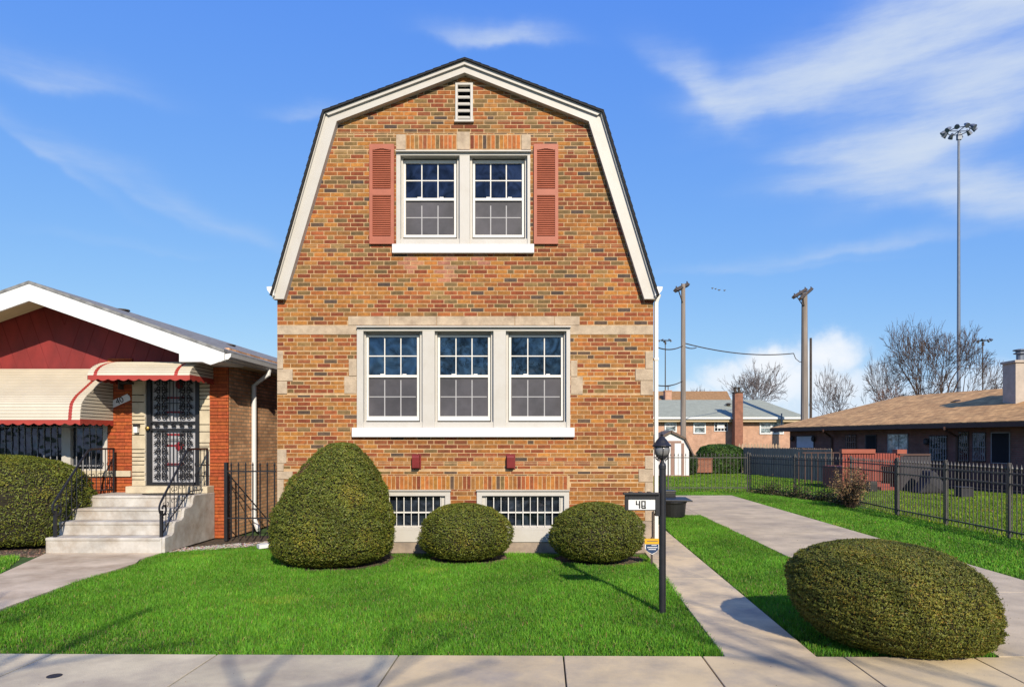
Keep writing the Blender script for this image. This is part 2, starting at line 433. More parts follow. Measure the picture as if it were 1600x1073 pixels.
# shingle tabs that break up the roof edge
for i in range(4):
    a, b = Vector(RO[i]), Vector(RO[i+1]); Ln = (b-a).length; n = int(Ln/13)
    d = (b-a)/n; nr = Vector((d.y, -d.x)).normalized()
    if nr.y > 0 and i in (1,2): nr = -nr
    if i == 0 and nr.x > 0: nr = -nr
    if i == 3 and nr.x < 0: nr = -nr
    for k in range(n):
        p = a+d*k; q = a+d*(k+1)
        lo, hi = (p, q) if p.y > q.y else (q, p)
        mb.prism([op(lo.x, lo.y, RF-.035), op(lo.x+nr.x*.8, lo.y+nr.y*.8, RF-.035), op(hi.x, hi.y, RF-.035)], (0, DEPTH+.25, 0))
mb.build('roof', 'black_shingle', house)
# rear gable infill
mb = MB(); mb.prism([op(435,462,YB-.2), op(519,186,YB-.2), op(726,102,YB-.2), op(931,186,YB-.2), op(1019,462,YB-.2)], (0,.15,0)); mb.build('rear_gable', 'side_brick', house)
# rake boards (part) : lower legs and upper slopes, with crown step
def rakeseg(mb, a, b, c, d_, yf, yb): mb.prism([op(*a, yf), op(*b, yf), op(*c, yf), op(*d_, yf)], (0, yb-yf, 0))
mb = MB()
RM = [(426,467),(508,176.2),(726,96),(938.5,176.2),(1025.2,467)]
RB = [(443.5,467),(526,189.5),(726,113.5),(920,189.5),(1007,467)]
for i in range(4): rakeseg(mb, RM[i], RM[i+1], RB[i+1], RB[i], FY-.11, FY+.004)
mb.build('rake_board', 'white_paint', house)
mb = MB()
RM2 = [(424.6,464),(506.5,175),(726,92.8),(940.5,175),(1026.8,464)]; RN3 = [(426.6,464),(508.6,176.2),(726,100.5),(938.2,176.2),(1024.6,464)]; RN2 = [(430,464),(513,180),(726,100.5),(933.5,180),(1021.5,464)]
for i in (1, 2): rakeseg(mb, RM2[i], RM2[i+1], RN2[i+1], RN2[i], FY-.15, FY-.1105)
for i in (0, 3): rakeseg(mb, RM2[i], RM2[i+1], RN3[i+1], RN3[i], FY-.15, FY-.1105)
mb.build('rake_moulding', 'white_paint', house)
# eave gutters and returns
for sx in (0, 1):
    mb = MB(); x0, x1 = ((416.5, 428) if sx == 0 else (1023.5, 1035.5))
    pts = [(0,447),(1,448),(.92,453),(.55,459),(0,462)] if sx else [(1,447),(0,448),(.08,453),(.45,459),(1,462)]
    mb.prism([(PX(x0+(x1-x0)*u, RF), RF, PZ(y, RF)) for u, y in pts], (0, DEPTH+.2, 0))
    mb.build('eave_gutter', 'bright_white', house)
mb = MB()
xd = PX(1026.2, FY)
mb.box(xd-.022, FY+.06, .05, xd+.035, FY+.14, PZ(470, FY))
mb.tube([(PX(1032,FY), FY+.1, PZ(458,FY)), (PX(1029,FY), FY+.1, PZ(466,FY)), (xd, FY+.1, PZ(474,FY))], .03, 8)
for py in (560, 700, 800): mb.box(xd-.03, FY+.05, PZ(py,FY)-.02, xd+.042, FY+.15, PZ(py,FY)+.02)
mb.build('downspout', 'sash_white', house)
mb = MB().tube([(PX(1020,FY), FY-.03, PZ(798,FY)), (PX(1020,FY), FY-.03, PZ(842,FY))], .012, 6); mb.box(PX(1017.5,FY), FY-.05, PZ(842,FY), PX(1022,FY), FY-.01, PZ(838,FY)); mb.build('conduit', 'dark_trim', house)
# gable vent
mb = MB()
mb.px(711.5,132.5,715,187,FY-.03,FY+.05); mb.px(735,132.5,738.8,187,FY-.03,FY+.05); mb.px(711.5,129.5,738.8,132.5,FY-.03,FY+.05); mb.px(710,187,740,190,FY-.05,FY+.05)
vent = mb.build('gable_vent', 'white_paint', house)
mb = MB()
for k in range(5):
    zt = PZ(137.5+k*10.6, FY); zb = PZ(142.5+k*10.6, FY)
    mb.prism([(PX(715,FY), FY-.012, zb), (PX(715,FY), FY-.004, zb-.015), (PX(715,FY), FY+.035, zt-.015), (PX(715,FY), FY+.035, zt)], (PX(735,FY)-PX(715,FY), 0, 0))
mb.build('louvre', 'white_paint', vent)
MB().px(713,131,737,188.5,FY+.16,FY+.165).build('dark_cavity', 'interior', vent)
# shutters
for (x0, x1) in ((577,615.6), (834,872.3)):
    sh = MB(); yf, yb = FY-.045, FY-.008
    sh.px(x0,225,x0+5,381,yf,yb); sh.px(x1-5,225,x1,381,yf,yb)
    sh.px(x0+5,225,x1-5,232,yf,yb); sh.px(x0+5,295,x1-5,305,yf,yb); sh.px(x0+5,369,x1-5,381,yf,yb)
    sh.px(x0+5,232,x1-5,369,FY-.016,yb)
    # arched head of the top panel
    for k in range(8):
        u = k/8; w = (x1-x0-10)/8; sh.px(x0+5+k*w, 232, x0+5+(k+1)*w, 232+2.5*abs(u+.06-.5)*2, yf+.001, yb)
    s_ = sh.build('shutter', 'shutter_red', house)
    lv = MB()
    for a, b, n in ((235,295,18),(305,369,19)):
        st = (b-a)/n
        for k in range(n):
            zt = PZ(a+k*st, FY); zb = PZ(a+(k+1)*st-.6, FY)
            lv.prism([(PX(x0+5,FY), FY-.040, zb), (PX(x0+5,FY), FY-.034, zb-.006), (PX(x0+5,FY), FY-.018, zt-.006), (PX(x0+5,FY), FY-.018, zt)], (PX(x1-5,FY)-PX(x0+5,FY), 0, 0))
    lv.build('louvre', 'shutter_red', s_)
# windows
def window_unit(outer, head, sill, sashes, gtop, drop):
    x0, y0, x1, y1 = outer; wf = FY-.025
    c = MB()
    c.px(x0-1, y0, x1+1, y0+2.2, FY-.075, FY+.02)                # drip cap
    c.px(x0, y0+3.4, x1, head, wf, FY+.2)                        # head casing
    s0 = sashes[0]; s1 = sashes[-1]
    edges = [x0]+[e for s in sashes for e in (s[0]-5, s[1]+5)]+[x1]
    for a, b in zip(edges[0::2], edges[1::2]): c.px(a, head, b, y1, wf, FY+.2)
    for s in sashes:                                              # inner stops, stepped back
        c.px(s[0]-5, head, s[0]-1, y1, FY+.06, FY+.2); c.px(s[1]+1, head, s[1]+5, y1, FY+.06, FY+.2)
        c.px(s[0]-1, head, s[1]+1, s[2]-1, FY+.15, FY+.2)
        c.px(s[0]-5, s[3]+2, s[1]+5, y1, FY-.005, FY+.2)
    w = c.build('window', 'white_paint', house, bevel=.003)
    MB().px(*sill, FY-.07, FY+.1).build('sill', 'bright_white', w, bevel=.006)
    for (a, b, t, bo, pt, mr, pb) in sashes:
        sh = MB(); f = FY+.11
        sh.px(a, t, b, pt, f, FY+.155); sh.px(a, pt, a+3.4, bo, f, FY+.155); sh.px(b-3.4, pt, b, bo, f, FY+.155)
        sh.px(a+3.4, mr, b-3.4, mr+4, f, FY+.155); sh.px(a+3.4, pb, b-3.4, bo, f, FY+.155)
        for u in (.3, .72): sh.px(a+(b-a)*u-3, mr-1.6, a+(b-a)*u+3, mr, f+.005, FY+.135)
        sa = sh.build('sash', 'sash_white', w)
        xa, xb = a+3.4, b-3.4; wd = (xb-xa)/3
        MB().px(xa, pt, xb, mr, FY+.14, FY+.145).build('pane', gtop, sa)
        MB().px(xa, mr+4, xb, pb, FY+.14, FY+.145).build('insect_screen', 'screen', sa)
        mt = MB(); h = (pt+mr)/2
        mt.px(xa, h-.8, xb, h+.8, FY+.133, FY+.143)
        for k in (1, 2): mt.px(xa+wd*k-.8, pt, xa+wd*k+.8, h-.8, FY+.133, FY+.143); mt.px(xa+wd*k-.8, h+.8, xa+wd*k+.8, mr, FY+.133, FY+.143)
        mt.build('muntin', 'sash_white', sa)
        mt = MB(); h = (mr+4+pb)/2
        mt.px(xa+1, h-.7, xb-2, h+.7, FY+.136, FY+.143)
        for k in (1, 2): mt.px(xa+wd*k-.8, mr+4+drop, xa+wd*k+.8, h-.7, FY+.136, FY+.143); mt.px(xa+wd*k-.8, h+.7, xa+wd*k+.8, pb, FY+.136, FY+.143)
        tag(mt.build('muntin', 'muntin_dim', sa))
M('muntin_dim', (.42,.41,.42), .6, .03)
window_unit((619,234.5,828.5,381), 243, (612.5,381,834.5,395), [(630.5,713,250.5,371,255.5,309.5,367),(738.8,819,250.5,371,255.5,309.5,367)], 'glass_navy_reflect', 8)
window_unit((557.5,509,891,668), 517, (549.5,668,897.8,682.5), [(572.5,655,523.5,657,526.8,585.5,650),(684,766,523.5,657,526.8,585.5,650),(795.3,880,523.5,657,526.8,585.5,650)], 'glass_blue_reflect', 4)
for x0 in (559, 745):
    x1 = x0+144.4; c = MB(); wf = FY-.03
    c.px(x0-1, 765.4, x1+1, 767, FY-.06, FY+.02); c.px(x0, 767, x1, 774.5, wf, FY+.12)
    c.px(x0, 774.5, x0+8, 846.5, wf, FY+.12); c.px(x1-8, 774.5, x1, 846.5, wf, FY+.12)
    c.px(x0+8, 824, x1-8, 828, FY-.02, FY+.12); c.px(x0+8, 828, x1-8, 846.5, wf+.01, FY+.12)
    c.px(x0+8, 774.5, x0+14, 824, FY+.03, FY+.12); c.px(x1-14, 774.5, x1-8, 824, FY+.03, FY+.12); c.px(x0+14, 821, x1-14, 824, FY+.03, FY+.12)
    w = c.build('basement_window', 'white_paint', house, bevel=.003)
    MB().px(x0+8.2, 774.6, x1-8.2, 823.8, FY+.10, FY+.105).build('pane', 'glass_dark', w)
    bs = MB(); n = 11
    for k in range(n):
        xb = x0+15+(x1-x0-30)*k/(n-1); wdt = 1.3 if k % 2 else .8
        bs.px(xb-wdt/2-.05, 776, xb+wdt/2+.05, 823, FY+.015, FY+.028)
    bs.px(x0+9, 799, x1-9, 801.2, FY+.028, FY+.036)
    bs.build('security_bars', 'sash_white', w)
for x0 in (643.4, 791.8):
    b = MB(); ya, yb_ = FY-.11, FY
    X0, X1 = PX(x0, FY-.1), PX(x0+11.5, FY-.1); zt, zb = PZ(711, FY-.1), PZ(731, FY-.1)
    b.prism([(X0, yb_, zt+.01), (X0, ya+.02, zt), (X0, ya, zt-.03), (X0, ya+.015, zb), (X0, yb_, zb-.01)], (X1-X0, 0, 0))
    wl = b.build('wall_light', 'fixture_red', house, bevel=.006)
    MB().box(X0-.015, FY-.012, zb-.02, X1+.015, FY, zt+.02).build('backplate', 'fixture_red', wl)
# ================================================================ LEFT BUNGALOW
LW = 12.55; LR = 11.75
XC = PX(357.5, LW)            # right corner of the side wall
bung = thing('bungalow', (-9, LW, 0), 'low brick bungalow with red painted gable, white rake boards and striped metal awnings', 'house')
def bz(py): return PZ(py, LW)
WT = PZ(577, LW)
# common brick side wall
MB().box(XC-.25, LW+.02, 0, XC, LW+13, PZ(552, LW)+.1).build('side_wall', 'common_brick', bung)
# backing of the front
win = (-14.0, PX(166, LW), bz(735), bz(655))      # x0,x1,z0,z1
mb = MB()
mb.box(PX(228,LW), LW+.12, .9, PX(311,LW), LW+.2, WT+.3)
mb.box(win[0], LW+.12, 0, PX(228,LW), LW+.2, WT+.3); mb.box(PX(311,LW), LW+.12, 0, XC-.25, LW+.2, WT+.3)
mb.build('front_backing', 'interior', bung)
def roman(name, x0, x1, z0, z1, yf, seed, cw=.31, ch=.062, y1=None):
    m = MB(); m.cur = 1; m.box(x0+.004, yf+.02, z0, x1-.004, (y1 or LW+.14), z1); m.cur = 0; rr = random.Random(seed)
    k = 0; z = z0
    while z < z1-.01:
        x = x0-(cw/2 if k % 2 else 0)
        while x < x1:
            a, b = max(x, x0), min(x+cw, x1)
            if b-a > .03:
                s = rr.uniform(.8, 1.12); m.col = (.42*s, .085*s*rr.uniform(.9,1.2), .024*s)
                m.box(a+(.003 if a > x0 else 0), yf+rr.uniform(-.002,.002), z+.006, b-(.003 if b < x1 else 0), yf+.022, min(z+ch-.004, z1))
            x += cw
        z += ch; k += 1
    m.col = None
    return m.build(name, ['brick', 'pier_mortar'], bung)
roman('brick_pier', PX(168,LW), PX(206,LW), 0, WT+.2, LW, 1)
roman('brick_pier', PX(328,LW), XC, 0, WT+.25, LW-.02, 2)
roman('brick_apron', -14.0, PX(168,LW)-.001, 0, bz(744), LW+.01, 3)
for a, b, sd in ((206, 227, 4), (311.5, 327.8, 5)):
    m = MB(); rr = random.Random(sd); z = .0; top = WT+.1
    while z < top:
        h = rr.choice((.13, .07, .07, .2, .26)); h = min(h, top-z)
        m.px(a+.2, VY-(z+h-.008-H)*F/LW, b-.2, VY-(z+.006-H)*F/LW, LW-.03+rr.uniform(0,.012), LW+.13); z += h
    m.build('stone_pilaster', 'stone_cream', bung, bevel=.004)
# front window with bars
m = MB(); m.box(win[0], LW-.04, bz(744), PX(205.5,LW), LW+.1, bz(735)); m.build('sill', 'stone_cream', bung)
m = MB()
m.box(PX(160.5,LW), LW, win[2], PX(167.5,LW), LW+.1, win[3]+.4); m.box(PX(96,LW), LW, win[2], PX(110,LW), LW+.1, win[3]+.4)
m.box(win[0], LW, win[2], PX(96,LW), LW+.1, win[2]+.03); m.box(PX(110,LW), LW, win[2], PX(160.5,LW), LW+.1, win[2]+.03)
bw_ = m.build('front_window', 'white_paint', bung)
MB().box(win[0], LW+.08, win[2]+.03, PX(160.5,LW), LW+.09, win[3]+.35).build('pane', 'glass_dark', bw_)
m = MB()
x = -14.0
while x < PX(159, LW):
    if not (PX(94,LW) < x < PX(111,LW)): m.box(x-.006, LW-.02, win[2]+.005, x+.006, LW-.008, win[3]+.3)
    x += .118
for z in (win[2]+.08, bz(668)): m.box(-14.0, LW-.008, z, PX(160,LW), LW-.001, z+.02)
M('bar_grey', (.30,.30,.31), .5, .1); m.build('security_bars', 'bar_grey', bw_)
# gable wall, vertical fanned boards
GZ = PZ(444, LR); XA = PX(48, LR); 
def rake_z(X): return GZ-.352*abs(X-XA)      # top line of rake at LR (height depends on X)
zt = lambda X: rake_z(X)-.06
m = MB(); m.prism([(XA-3.2, LW+.03, WT), (XC-.02, LW+.03, WT), (XC-.02, LW+.03, zt(XC)), (XA, LW+.03, zt(XA)), (XA-3.2, LW+.03, zt(XA-3.2))], (0,.05,0))
gb_ = m.build('gable_boards', 'gable_red', bung)
M('groove_red', (.19,.018,.018), .8, .2)
m = MB(); k = -6
while k < 22:
    s0 = XA+k*.2835; k += 1
    for sg in (1, -1):
        p = Vector((s0, WT+.005)); dv = Vector((.332, .943))
        if p.x < XA: p = p+dv*((XA-p.x)/dv.x)
        if p.y > zt(p.x)-.02 or p.x > XC-.1: continue
        L_q = 0
        while (p+dv*(L_q+.02)).y < zt((p+dv*(L_q+.02)).x) and (p+dv*(L_q+.02)).x < XC-.03: L_q += .02
        q_ = p+dv*L_q
        if L_q < .05: continue
        mx_ = lambda xx: XA+sg*(xx-XA)
        w_ = .007
        pts = [(mx_(p.x-w_), LW+.0285, p.y), (mx_(p.x+w_), LW+.0285, p.y), (mx_(q_.x+w_), LW+.0285, q_.y), (mx_(q_.x-w_), LW+.0285, q_.y)]
        m.prism(pts, (0,.004,0))
m.build('board_joints', 'groove_red', gb_)
m = MB(); m.prism([(XA-3.2, LW+.085, WT), (XC-.02, LW+.085, WT), (XC-.02, LW+.085, zt(XC)), (XA, LW+.085, zt(XA)), (XA-3.2, LW+.085, zt(XA-3.2))], (0,.1,0)); m.build('gable_backing', 'interior', bung)
# roof slabs
XE = PX(352, LR); XW = 2*XA-XE
m = MB()
for X in (XE, XW):
    s = 1 if X > XA else -1
    m.prism([(XA, LR-.05, rake_z(XA)+.05), (X, LR-.05, rake_z(X)+.05), (X, LR-.05, rake_z(X)), (XA, LR-.05, rake_z(XA))], (0, 14.5, 0))
m.build('roof', 'grey_shingle', bung)
# fascia (rake boards)
wd = .29
m = MB()
for X in (XE, XW):
    m.prism([(XA, LR-.04, rake_z(XA)-.003), (X, LR-.04, rake_z(X)-.003), (X, LR-.04, rake_z(X)-.003-.13), (XA+(X-XA)*.93, LR-.04, rake_z(XA+(X-XA)*.93)-wd), (XA, LR-.04, rake_z(XA)-wd)], (0, .04, 0))
m.build('rake_board', 'bright_white', bung)
zb = PZ(565.5, LR)
m = MB(); X0 = PX(282, LR)
m.prism([(X0, LR-.043, rake_z(X0)-wd+.06), (X0, LR-.043, zb), (PX(347,LR), LR-.043, zb), (XE-.01, LR-.043, rake_z(XE)-.12), (XE-.01, LR-.043, rake_z(XE)-.02), (X0, LR-.043, rake_z(X0)-.04)], (0, LW-LR+.06, 0))
m.build('eave_return', 'bright_white', bung)
# soffits
m = MB()
for X in (XE, XW):
    for k in range(8):
        y0 = LR+k*.1; 
        m.prism([(XA, y0+.002, rake_z(XA)-.09), (X, y0+.002, rake_z(X)-.09), (X, y0+.002, rake_z(X)-.11), (XA, y0+.002, rake_z(XA)-.11)], (0, .093, 0))
m.build('soffit', 'soffit_tan', bung)
m = MB(); m.box(XC-.3, LR+.8, zb+.02, XE-.02, LR+14.3, zb+.06); m.build('side_soffit', 'soffit_tan', bung)
m = MB(); ze = rake_z(XE)
m.prism([(XE, LR, ze-.02), (XE+.10, LR, ze-.01), (XE+.09, LR, ze-.07), (XE+.05, LR, ze-.11), (XE, LR, ze-.12)], (0, 14.3, 0)); m.build('gutter', 'bright_white', bung)
MB().box(XE-.03, LR+.02, zb+.02, XE-.003, LR+14.3, ze-.02).build('side_fascia', 'bright_white', bung)
m = MB(); yd = XC*F/(391-VX)+.03
m.tube([(XE+.05, yd, ze-.11), (XE+.04, yd, ze-.2), (XC+.06, yd, ze-.42), (XC+.06, yd, .25)], .045, 8); m.tube([(XC+.06, yd, .25), (XC+.25, yd-.25, .06)], .045, 8)
m.build('downspout', 'bright_white', bung)
for px_, py_ in ((190, 489), (358, 540)):
    X = min(PX(px_, 15.0), XE-.4); Xr = XE-.9 if px_ == 190 else XE-.35
    m = MB(); yv = 14.0 if px_ == 190 else 16.5
    Xr = PX(px_, yv); m.lathe((Xr, yv, rake_z(Xr)+.02), [(.10,-.04),(.10,.0),(.15,.01),(.15,.035),(.05,.05)], 10); m.build('roof_vent', 'pole_dark', bung)
# awnings
def awning(name, x0, x1, prof, stripes, sidex, label):
    """prof: (out from wall, z)"""
    top = MB(); pts = []
    n = 22
    P = [Vector((a, b)) for a, b in prof]
    Ls = [0]
    for a, b in zip(P[:-1], P[1:]): Ls.append(Ls[-1]+(b-a).length)
    def at(s):
        for i in range(len(P)-1):
            if s <= Ls[i+1]+1e-9:
                return P[i].lerp(P[i+1], (s-Ls[i])/(Ls[i+1]-Ls[i]))
        return P[-1]
    N = max(6, int(Ls[-1]/.052))
    for i in range(N):
        a = at(Ls[-1]*i/N); b = at(Ls[-1]*(i+1)/N)
        d = (b-a).normalized(); nr = Vector((-d.y, d.x))
        if nr.y < 0: nr = -nr
        lo = b+nr*.010
        for xa, xb, mi in segs(x0, x1, stripes):
            top.cur = mi
            top.prism([(xa, LW-a.x, a.y), (xa, LW-lo.x, lo.y), (xa, LW-b.x, b.y), (xa, LW-a.x+nr.x*.0, a.y-.004)], (xb-xa, 0, 0))
    aw = top.build(name, ['cream_metal', 'awning_red'], bung)
    if label: aw['label'] = label
    for X in sidex:
        side = MB()
        z = P[-1].y; k = 0
        while z < P[0].y-.02:
            zz = min(z+.058, P[0].y-.005)
            def outat(zq):
                for i in range(len(P)-1):
                    if P[i+1].y <= zq <= P[i].y:
                        t = (P[i].y-zq)/(P[i].y-P[i+1].y); return P[i].x+(P[i+1].x-P[i].x)*t
                return P[-1].x
            o0, o1 = outat(z)-.012, outat(zz)-.012
            side.prism([(X, LW-.003, z+.006), (X, LW-o0, z+.006), (X, LW-o1, zz), (X, LW-.003, zz)], (-.012 if X == x1 else .012, 0, 0))
            side.cur = 1
            side.prism([(X+(.002 if X == x1 else -.002), LW-.003, z-.004), (X+(.002 if X == x1 else -.002), LW-o0, z-.004), (X+(.002 if X == x1 else -.002), LW-o0, z+.007), (X+(.002 if X == x1 else -.002), LW-.003, z+.007)], (-.02 if X == x1 else .02, 0, 0)); side.cur = 0
            if 0: side.prism([(X-(.008 if X == x1 else -.008), LW-.003, z-.002), (X-(.008 if X == x1 else -.008), LW-o0, z-.002), (X-(.008 if X == x1 else -.008), LW-o0, z+.006), (X-(.008 if X == x1 else -.008), LW-.003, z+.006)], (-.01 if X == x1 else .01, 0, 0))
            z = zz
        side.build('side_panel', ['cream_metal', 'pole_dark'], aw)
    va = MB(); yf = LW-P[-1].x-.006; zt = P[-1].y; stp = .03
    x = x0; 
    while x < x1-1e-6:
        xb = min(x+stp, x1); q = lambda xx: zt-.055-.035*abs(math.sin(xx*math.pi/.175))
        va.prism([(x, yf, zt+.012), (x, yf, q(x)), (xb, yf, q(xb)), (xb, yf, zt+.012)], (0, .006, 0)); x = xb
    for X in sidex:
        y = yf
        while y < LW-.01:
            yb = min(y+stp, LW-.005); q = lambda yy: zt-.055-.035*abs(math.sin(yy*math.pi/.175))
            va.prism([(X, y, zt+.012), (X, y, q(y)), (X, yb, q(yb)), (X, yb, zt+.012)], (.006, 0, 0)); y = yb
    va.build('valance', 'awning_red', aw)
    return aw
def segs(x0, x1, stripes):
    out = []; x = x0
    for a, b in stripes: out += [(x, a, 0), (a, b, 1)]; x = b
    out.append((x, x1, 0)); return [s for s in out if s[1]-s[0] > 1e-4]
xr = PX(177, LW)
awning('window_awning', -14.0, xr, [(0,3.07),(.27,2.85),(.74,2.53),(.86,2.40),(.89,2.25),(.90,2.12)], [(xr-.20, xr-.14)], (xr,), None)
xl2, xr2 = xr+.10, PX(334, LW)
prof = [(.02,3.17)]+[(.02+.84*math.sin(t), 2.87+.30*math.cos(t)) for t in [rad(a) for a in (12,25,40,55,68,80,90)]]
awning('door_awning', xl2, xr2, prof, [(xl2+.10,xl2+.16),(xr2-.26,xr2-.20)], (xr2, xl2), None)
# security door
dx0, dx1 = PX(228.5,LW), PX(310.5,LW); dz0, dz1 = bz(757.5), bz(757.5)+2.12
m = MB(); m.box(dx0, LW+.01, dz0, dx0+.07, LW+.1, dz1); m.box(dx1-.07, LW+.01, dz0, dx1, LW+.1, dz1); m.box(dx0+.07, LW+.01, dz1-.06, dx1-.07, LW+.1, dz1); m.box(dx0+.07, LW+.01, dz0, dx1-.07, LW+.1, dz0+.05)
dzm = bz(669)
m.box(dx0+.07, LW+.012, dzm-.04, dx1-.07, LW+.04, dzm); m.box(dx0+.07, LW+.012, dzm+.10, dx1-.07, LW+.04, dzm+.13)
door = m.build('security_door', 'iron', bung)
MB().box(dx0-.035, LW-.01, dz0, dx0-.002, LW+.12, dz1+.1).build('door_jamb', 'white_paint', bung)
MB().box(dx0+.07, LW+.08, dz0+.05, dx1-.07, LW+.09, dz1-.06).build('inner_door', 'door_white', door)
ddx = (dx0+dx1)/2
for z in (dz0+.36, dzm-.13, dzm-.33, dzm+.28, dz1-.55): MB().box(ddx-.17, LW+.07, z, ddx+.17, LW+.079, z+.035).build('door_bar', 'door_red', door)
for z in (dz0+.62, dzm+.72): MB().lathe((ddx+.09, LW+.068, z), [(.02,0),(.07,.04),(.07,.12),(.02,.16)], 10, 1, .1).build('door_medallion', 'door_red', door)
m = MB()
def scroll(mb, cx, cz, r, sgn, up, y, th):
    pts = []
    for i in range(12):
        t = i/11; a = t*3.0*math.pi/1.3; rr_ = r*(1-.72*t)
        pts.append((cx+sgn*rr_*math.cos(a), y, cz+up*(rr_*math.sin(a))))
    mb.tube(pts, th*1.25, 4, False)
rr = random.Random(3)
for z0, z1_ in ((dz0+.07, dzm-.06), (dzm+.15, dz1-.08)):
    for cx in (dx0+.25, dx1-.25):
        z = z0+.06
        while z < z1_-.02:
            for s in (-1, 1):
                scroll(m, cx+s*.055, z, .05, s, 1, LW+.03, .009); scroll(m, cx+s*.05, z+.075, .045, s, -1, LW+.035, .009)
                m.tube([(cx+s*.13, LW+.03, z), (cx+s*.10, LW+.03, z+.03), (cx+s*.12, LW+.03, z+.06)], .009, 4)
                m.lathe((cx+s*.03, LW+.035, z+.02), [(.004,0),(.02,.02),(.004,.04)], 5)
            z += .15
    for k in range(-2, 3): m.box(ddx+k*.065-.006, LW+.024, z0, ddx+k*.065+.006, LW+.036, z1_)
    for z in (z0+.3, z1_-.15): m.box(ddx-.16, LW+.02, z, ddx+.16, LW+.032, z+.014)
for k in range(5):
    for s in (-1, 1): scroll(m, ddx-.3+k*.15, dzm+.05, .04, s, 1, LW+.03, .009)
m.build('scroll_grille', 'iron', door)
m = MB(); m.lathe((0,0,0), [(.02,0),(.02,.04),(.035,.045),(.035,.07),(.012,.08)], 12)
kn = MB(); kn.v = [(dx0+.045+x, LW+.01-z, dzm+y) for x, y, z in m.v]; kn.f = m.f; kn.mi = m.mi; kn.c = m.c; kn.build('door_knob', 'brass', door)
# number plate on the brick pier
m = MB(); pc = (PX(188.5,LW), LW-.012, bz(626)); L2, h2 = .185, .062; an = rad(24)
ux = Vector((math.cos(an), 0, math.sin(an))); uz = Vector((-math.sin(an), 0, math.cos(an))); c0 = Vector(pc)
m.prism([tuple(c0+ux*a*L2+uz*b*h2) for a, b in ((-1,-1),(.93,-1),(.93,-.55),(1,-.45),(1,.45),(.9,.55),(.93,1),(-1,1),(-1,.55),(-.92,.45),(-.92,-.45),(-1,-.55))], (0,.008,0))
npl = m.build('number_plate', 'sign_white', bung, origin=pc)
t = text_mesh('40', .15, (pc[0]-.01, pc[1]-.003, pc[2]), 'sign_black', npl, 'digits', bold=.0); t.rotation_euler = (math.pi/2, -an, 0)
m = MB(); m.px(208,664,214,676,LW-.10,LW-.03); m.build('doorbell_box', 'bright_white', bung, bevel=.006)
m = MB(); m.px(207.5,662,215,666,LW-.11,LW-.03); m.px(213.6,666,215,677,LW-.08,LW-.03); m.build('porch_camera', 'iron', bung)
m = MB(); m.px(184,590,186,608,LW-.16,LW-.02); m.px(184,596,200,599,LW-.2,LW-.02); m.build('awning_bracket', 'pole_dark', bung)
# ---------------------------------------------------------------- steps, railings, mat
sx0, sx1 = -7.81, -5.99; SD = [10.86, 11.16, 11.46, 11.76]; SZ = [.245, .458, .645, .834]
steps = thing('front_steps', ((sx0+sx1)/2, 11.5, 0), 'weathered concrete front steps up to the porch of the bungalow', 'steps')
m = MB(); zprev = 0
for i in range(4):
    yb = LW-.025
    m.box(sx0+(.0 if i == 0 else .003*i), SD[i], zprev, sx1-.003*i, yb, SZ[i]-.0); zprev = SZ[i]+.0
    m.box(sx0+.002, SD[i]-.014, SZ[i]-.045, sx1-.02, SD[i]-.0005, SZ[i]-.003)
m.build('treads', 'step_concrete', steps, bevel=.012)
ck = [(SD[0]+.004,0),(SD[0]+.004,SZ[0]-.01),(SD[0]+.03,SZ[0]+.006)]
for i in (1,2,3):
    ck += [(SD[i]-.10,SZ[i-1]+.008),(SD[i]-.03,SZ[i-1]+.05),(SD[i]-.012,SZ[i]-.04),(SD[i]+.03,SZ[i]+.004)]
ck += [(LW-.03,SZ[3]+.004),(LW-.03,0)]
m = MB(); m.prism([(sx1+.0, y, z) for y, z in ck], (.05,0,0)); m.build('cheek_wall', 'step_concrete', steps, bevel=.012)
MB().box(PX(201,LW-.2), LW-.3, .836, PX(328,LW-.2), LW-.04, dz0-.005).build('threshold', 'stone_cream', steps, bevel=.008)
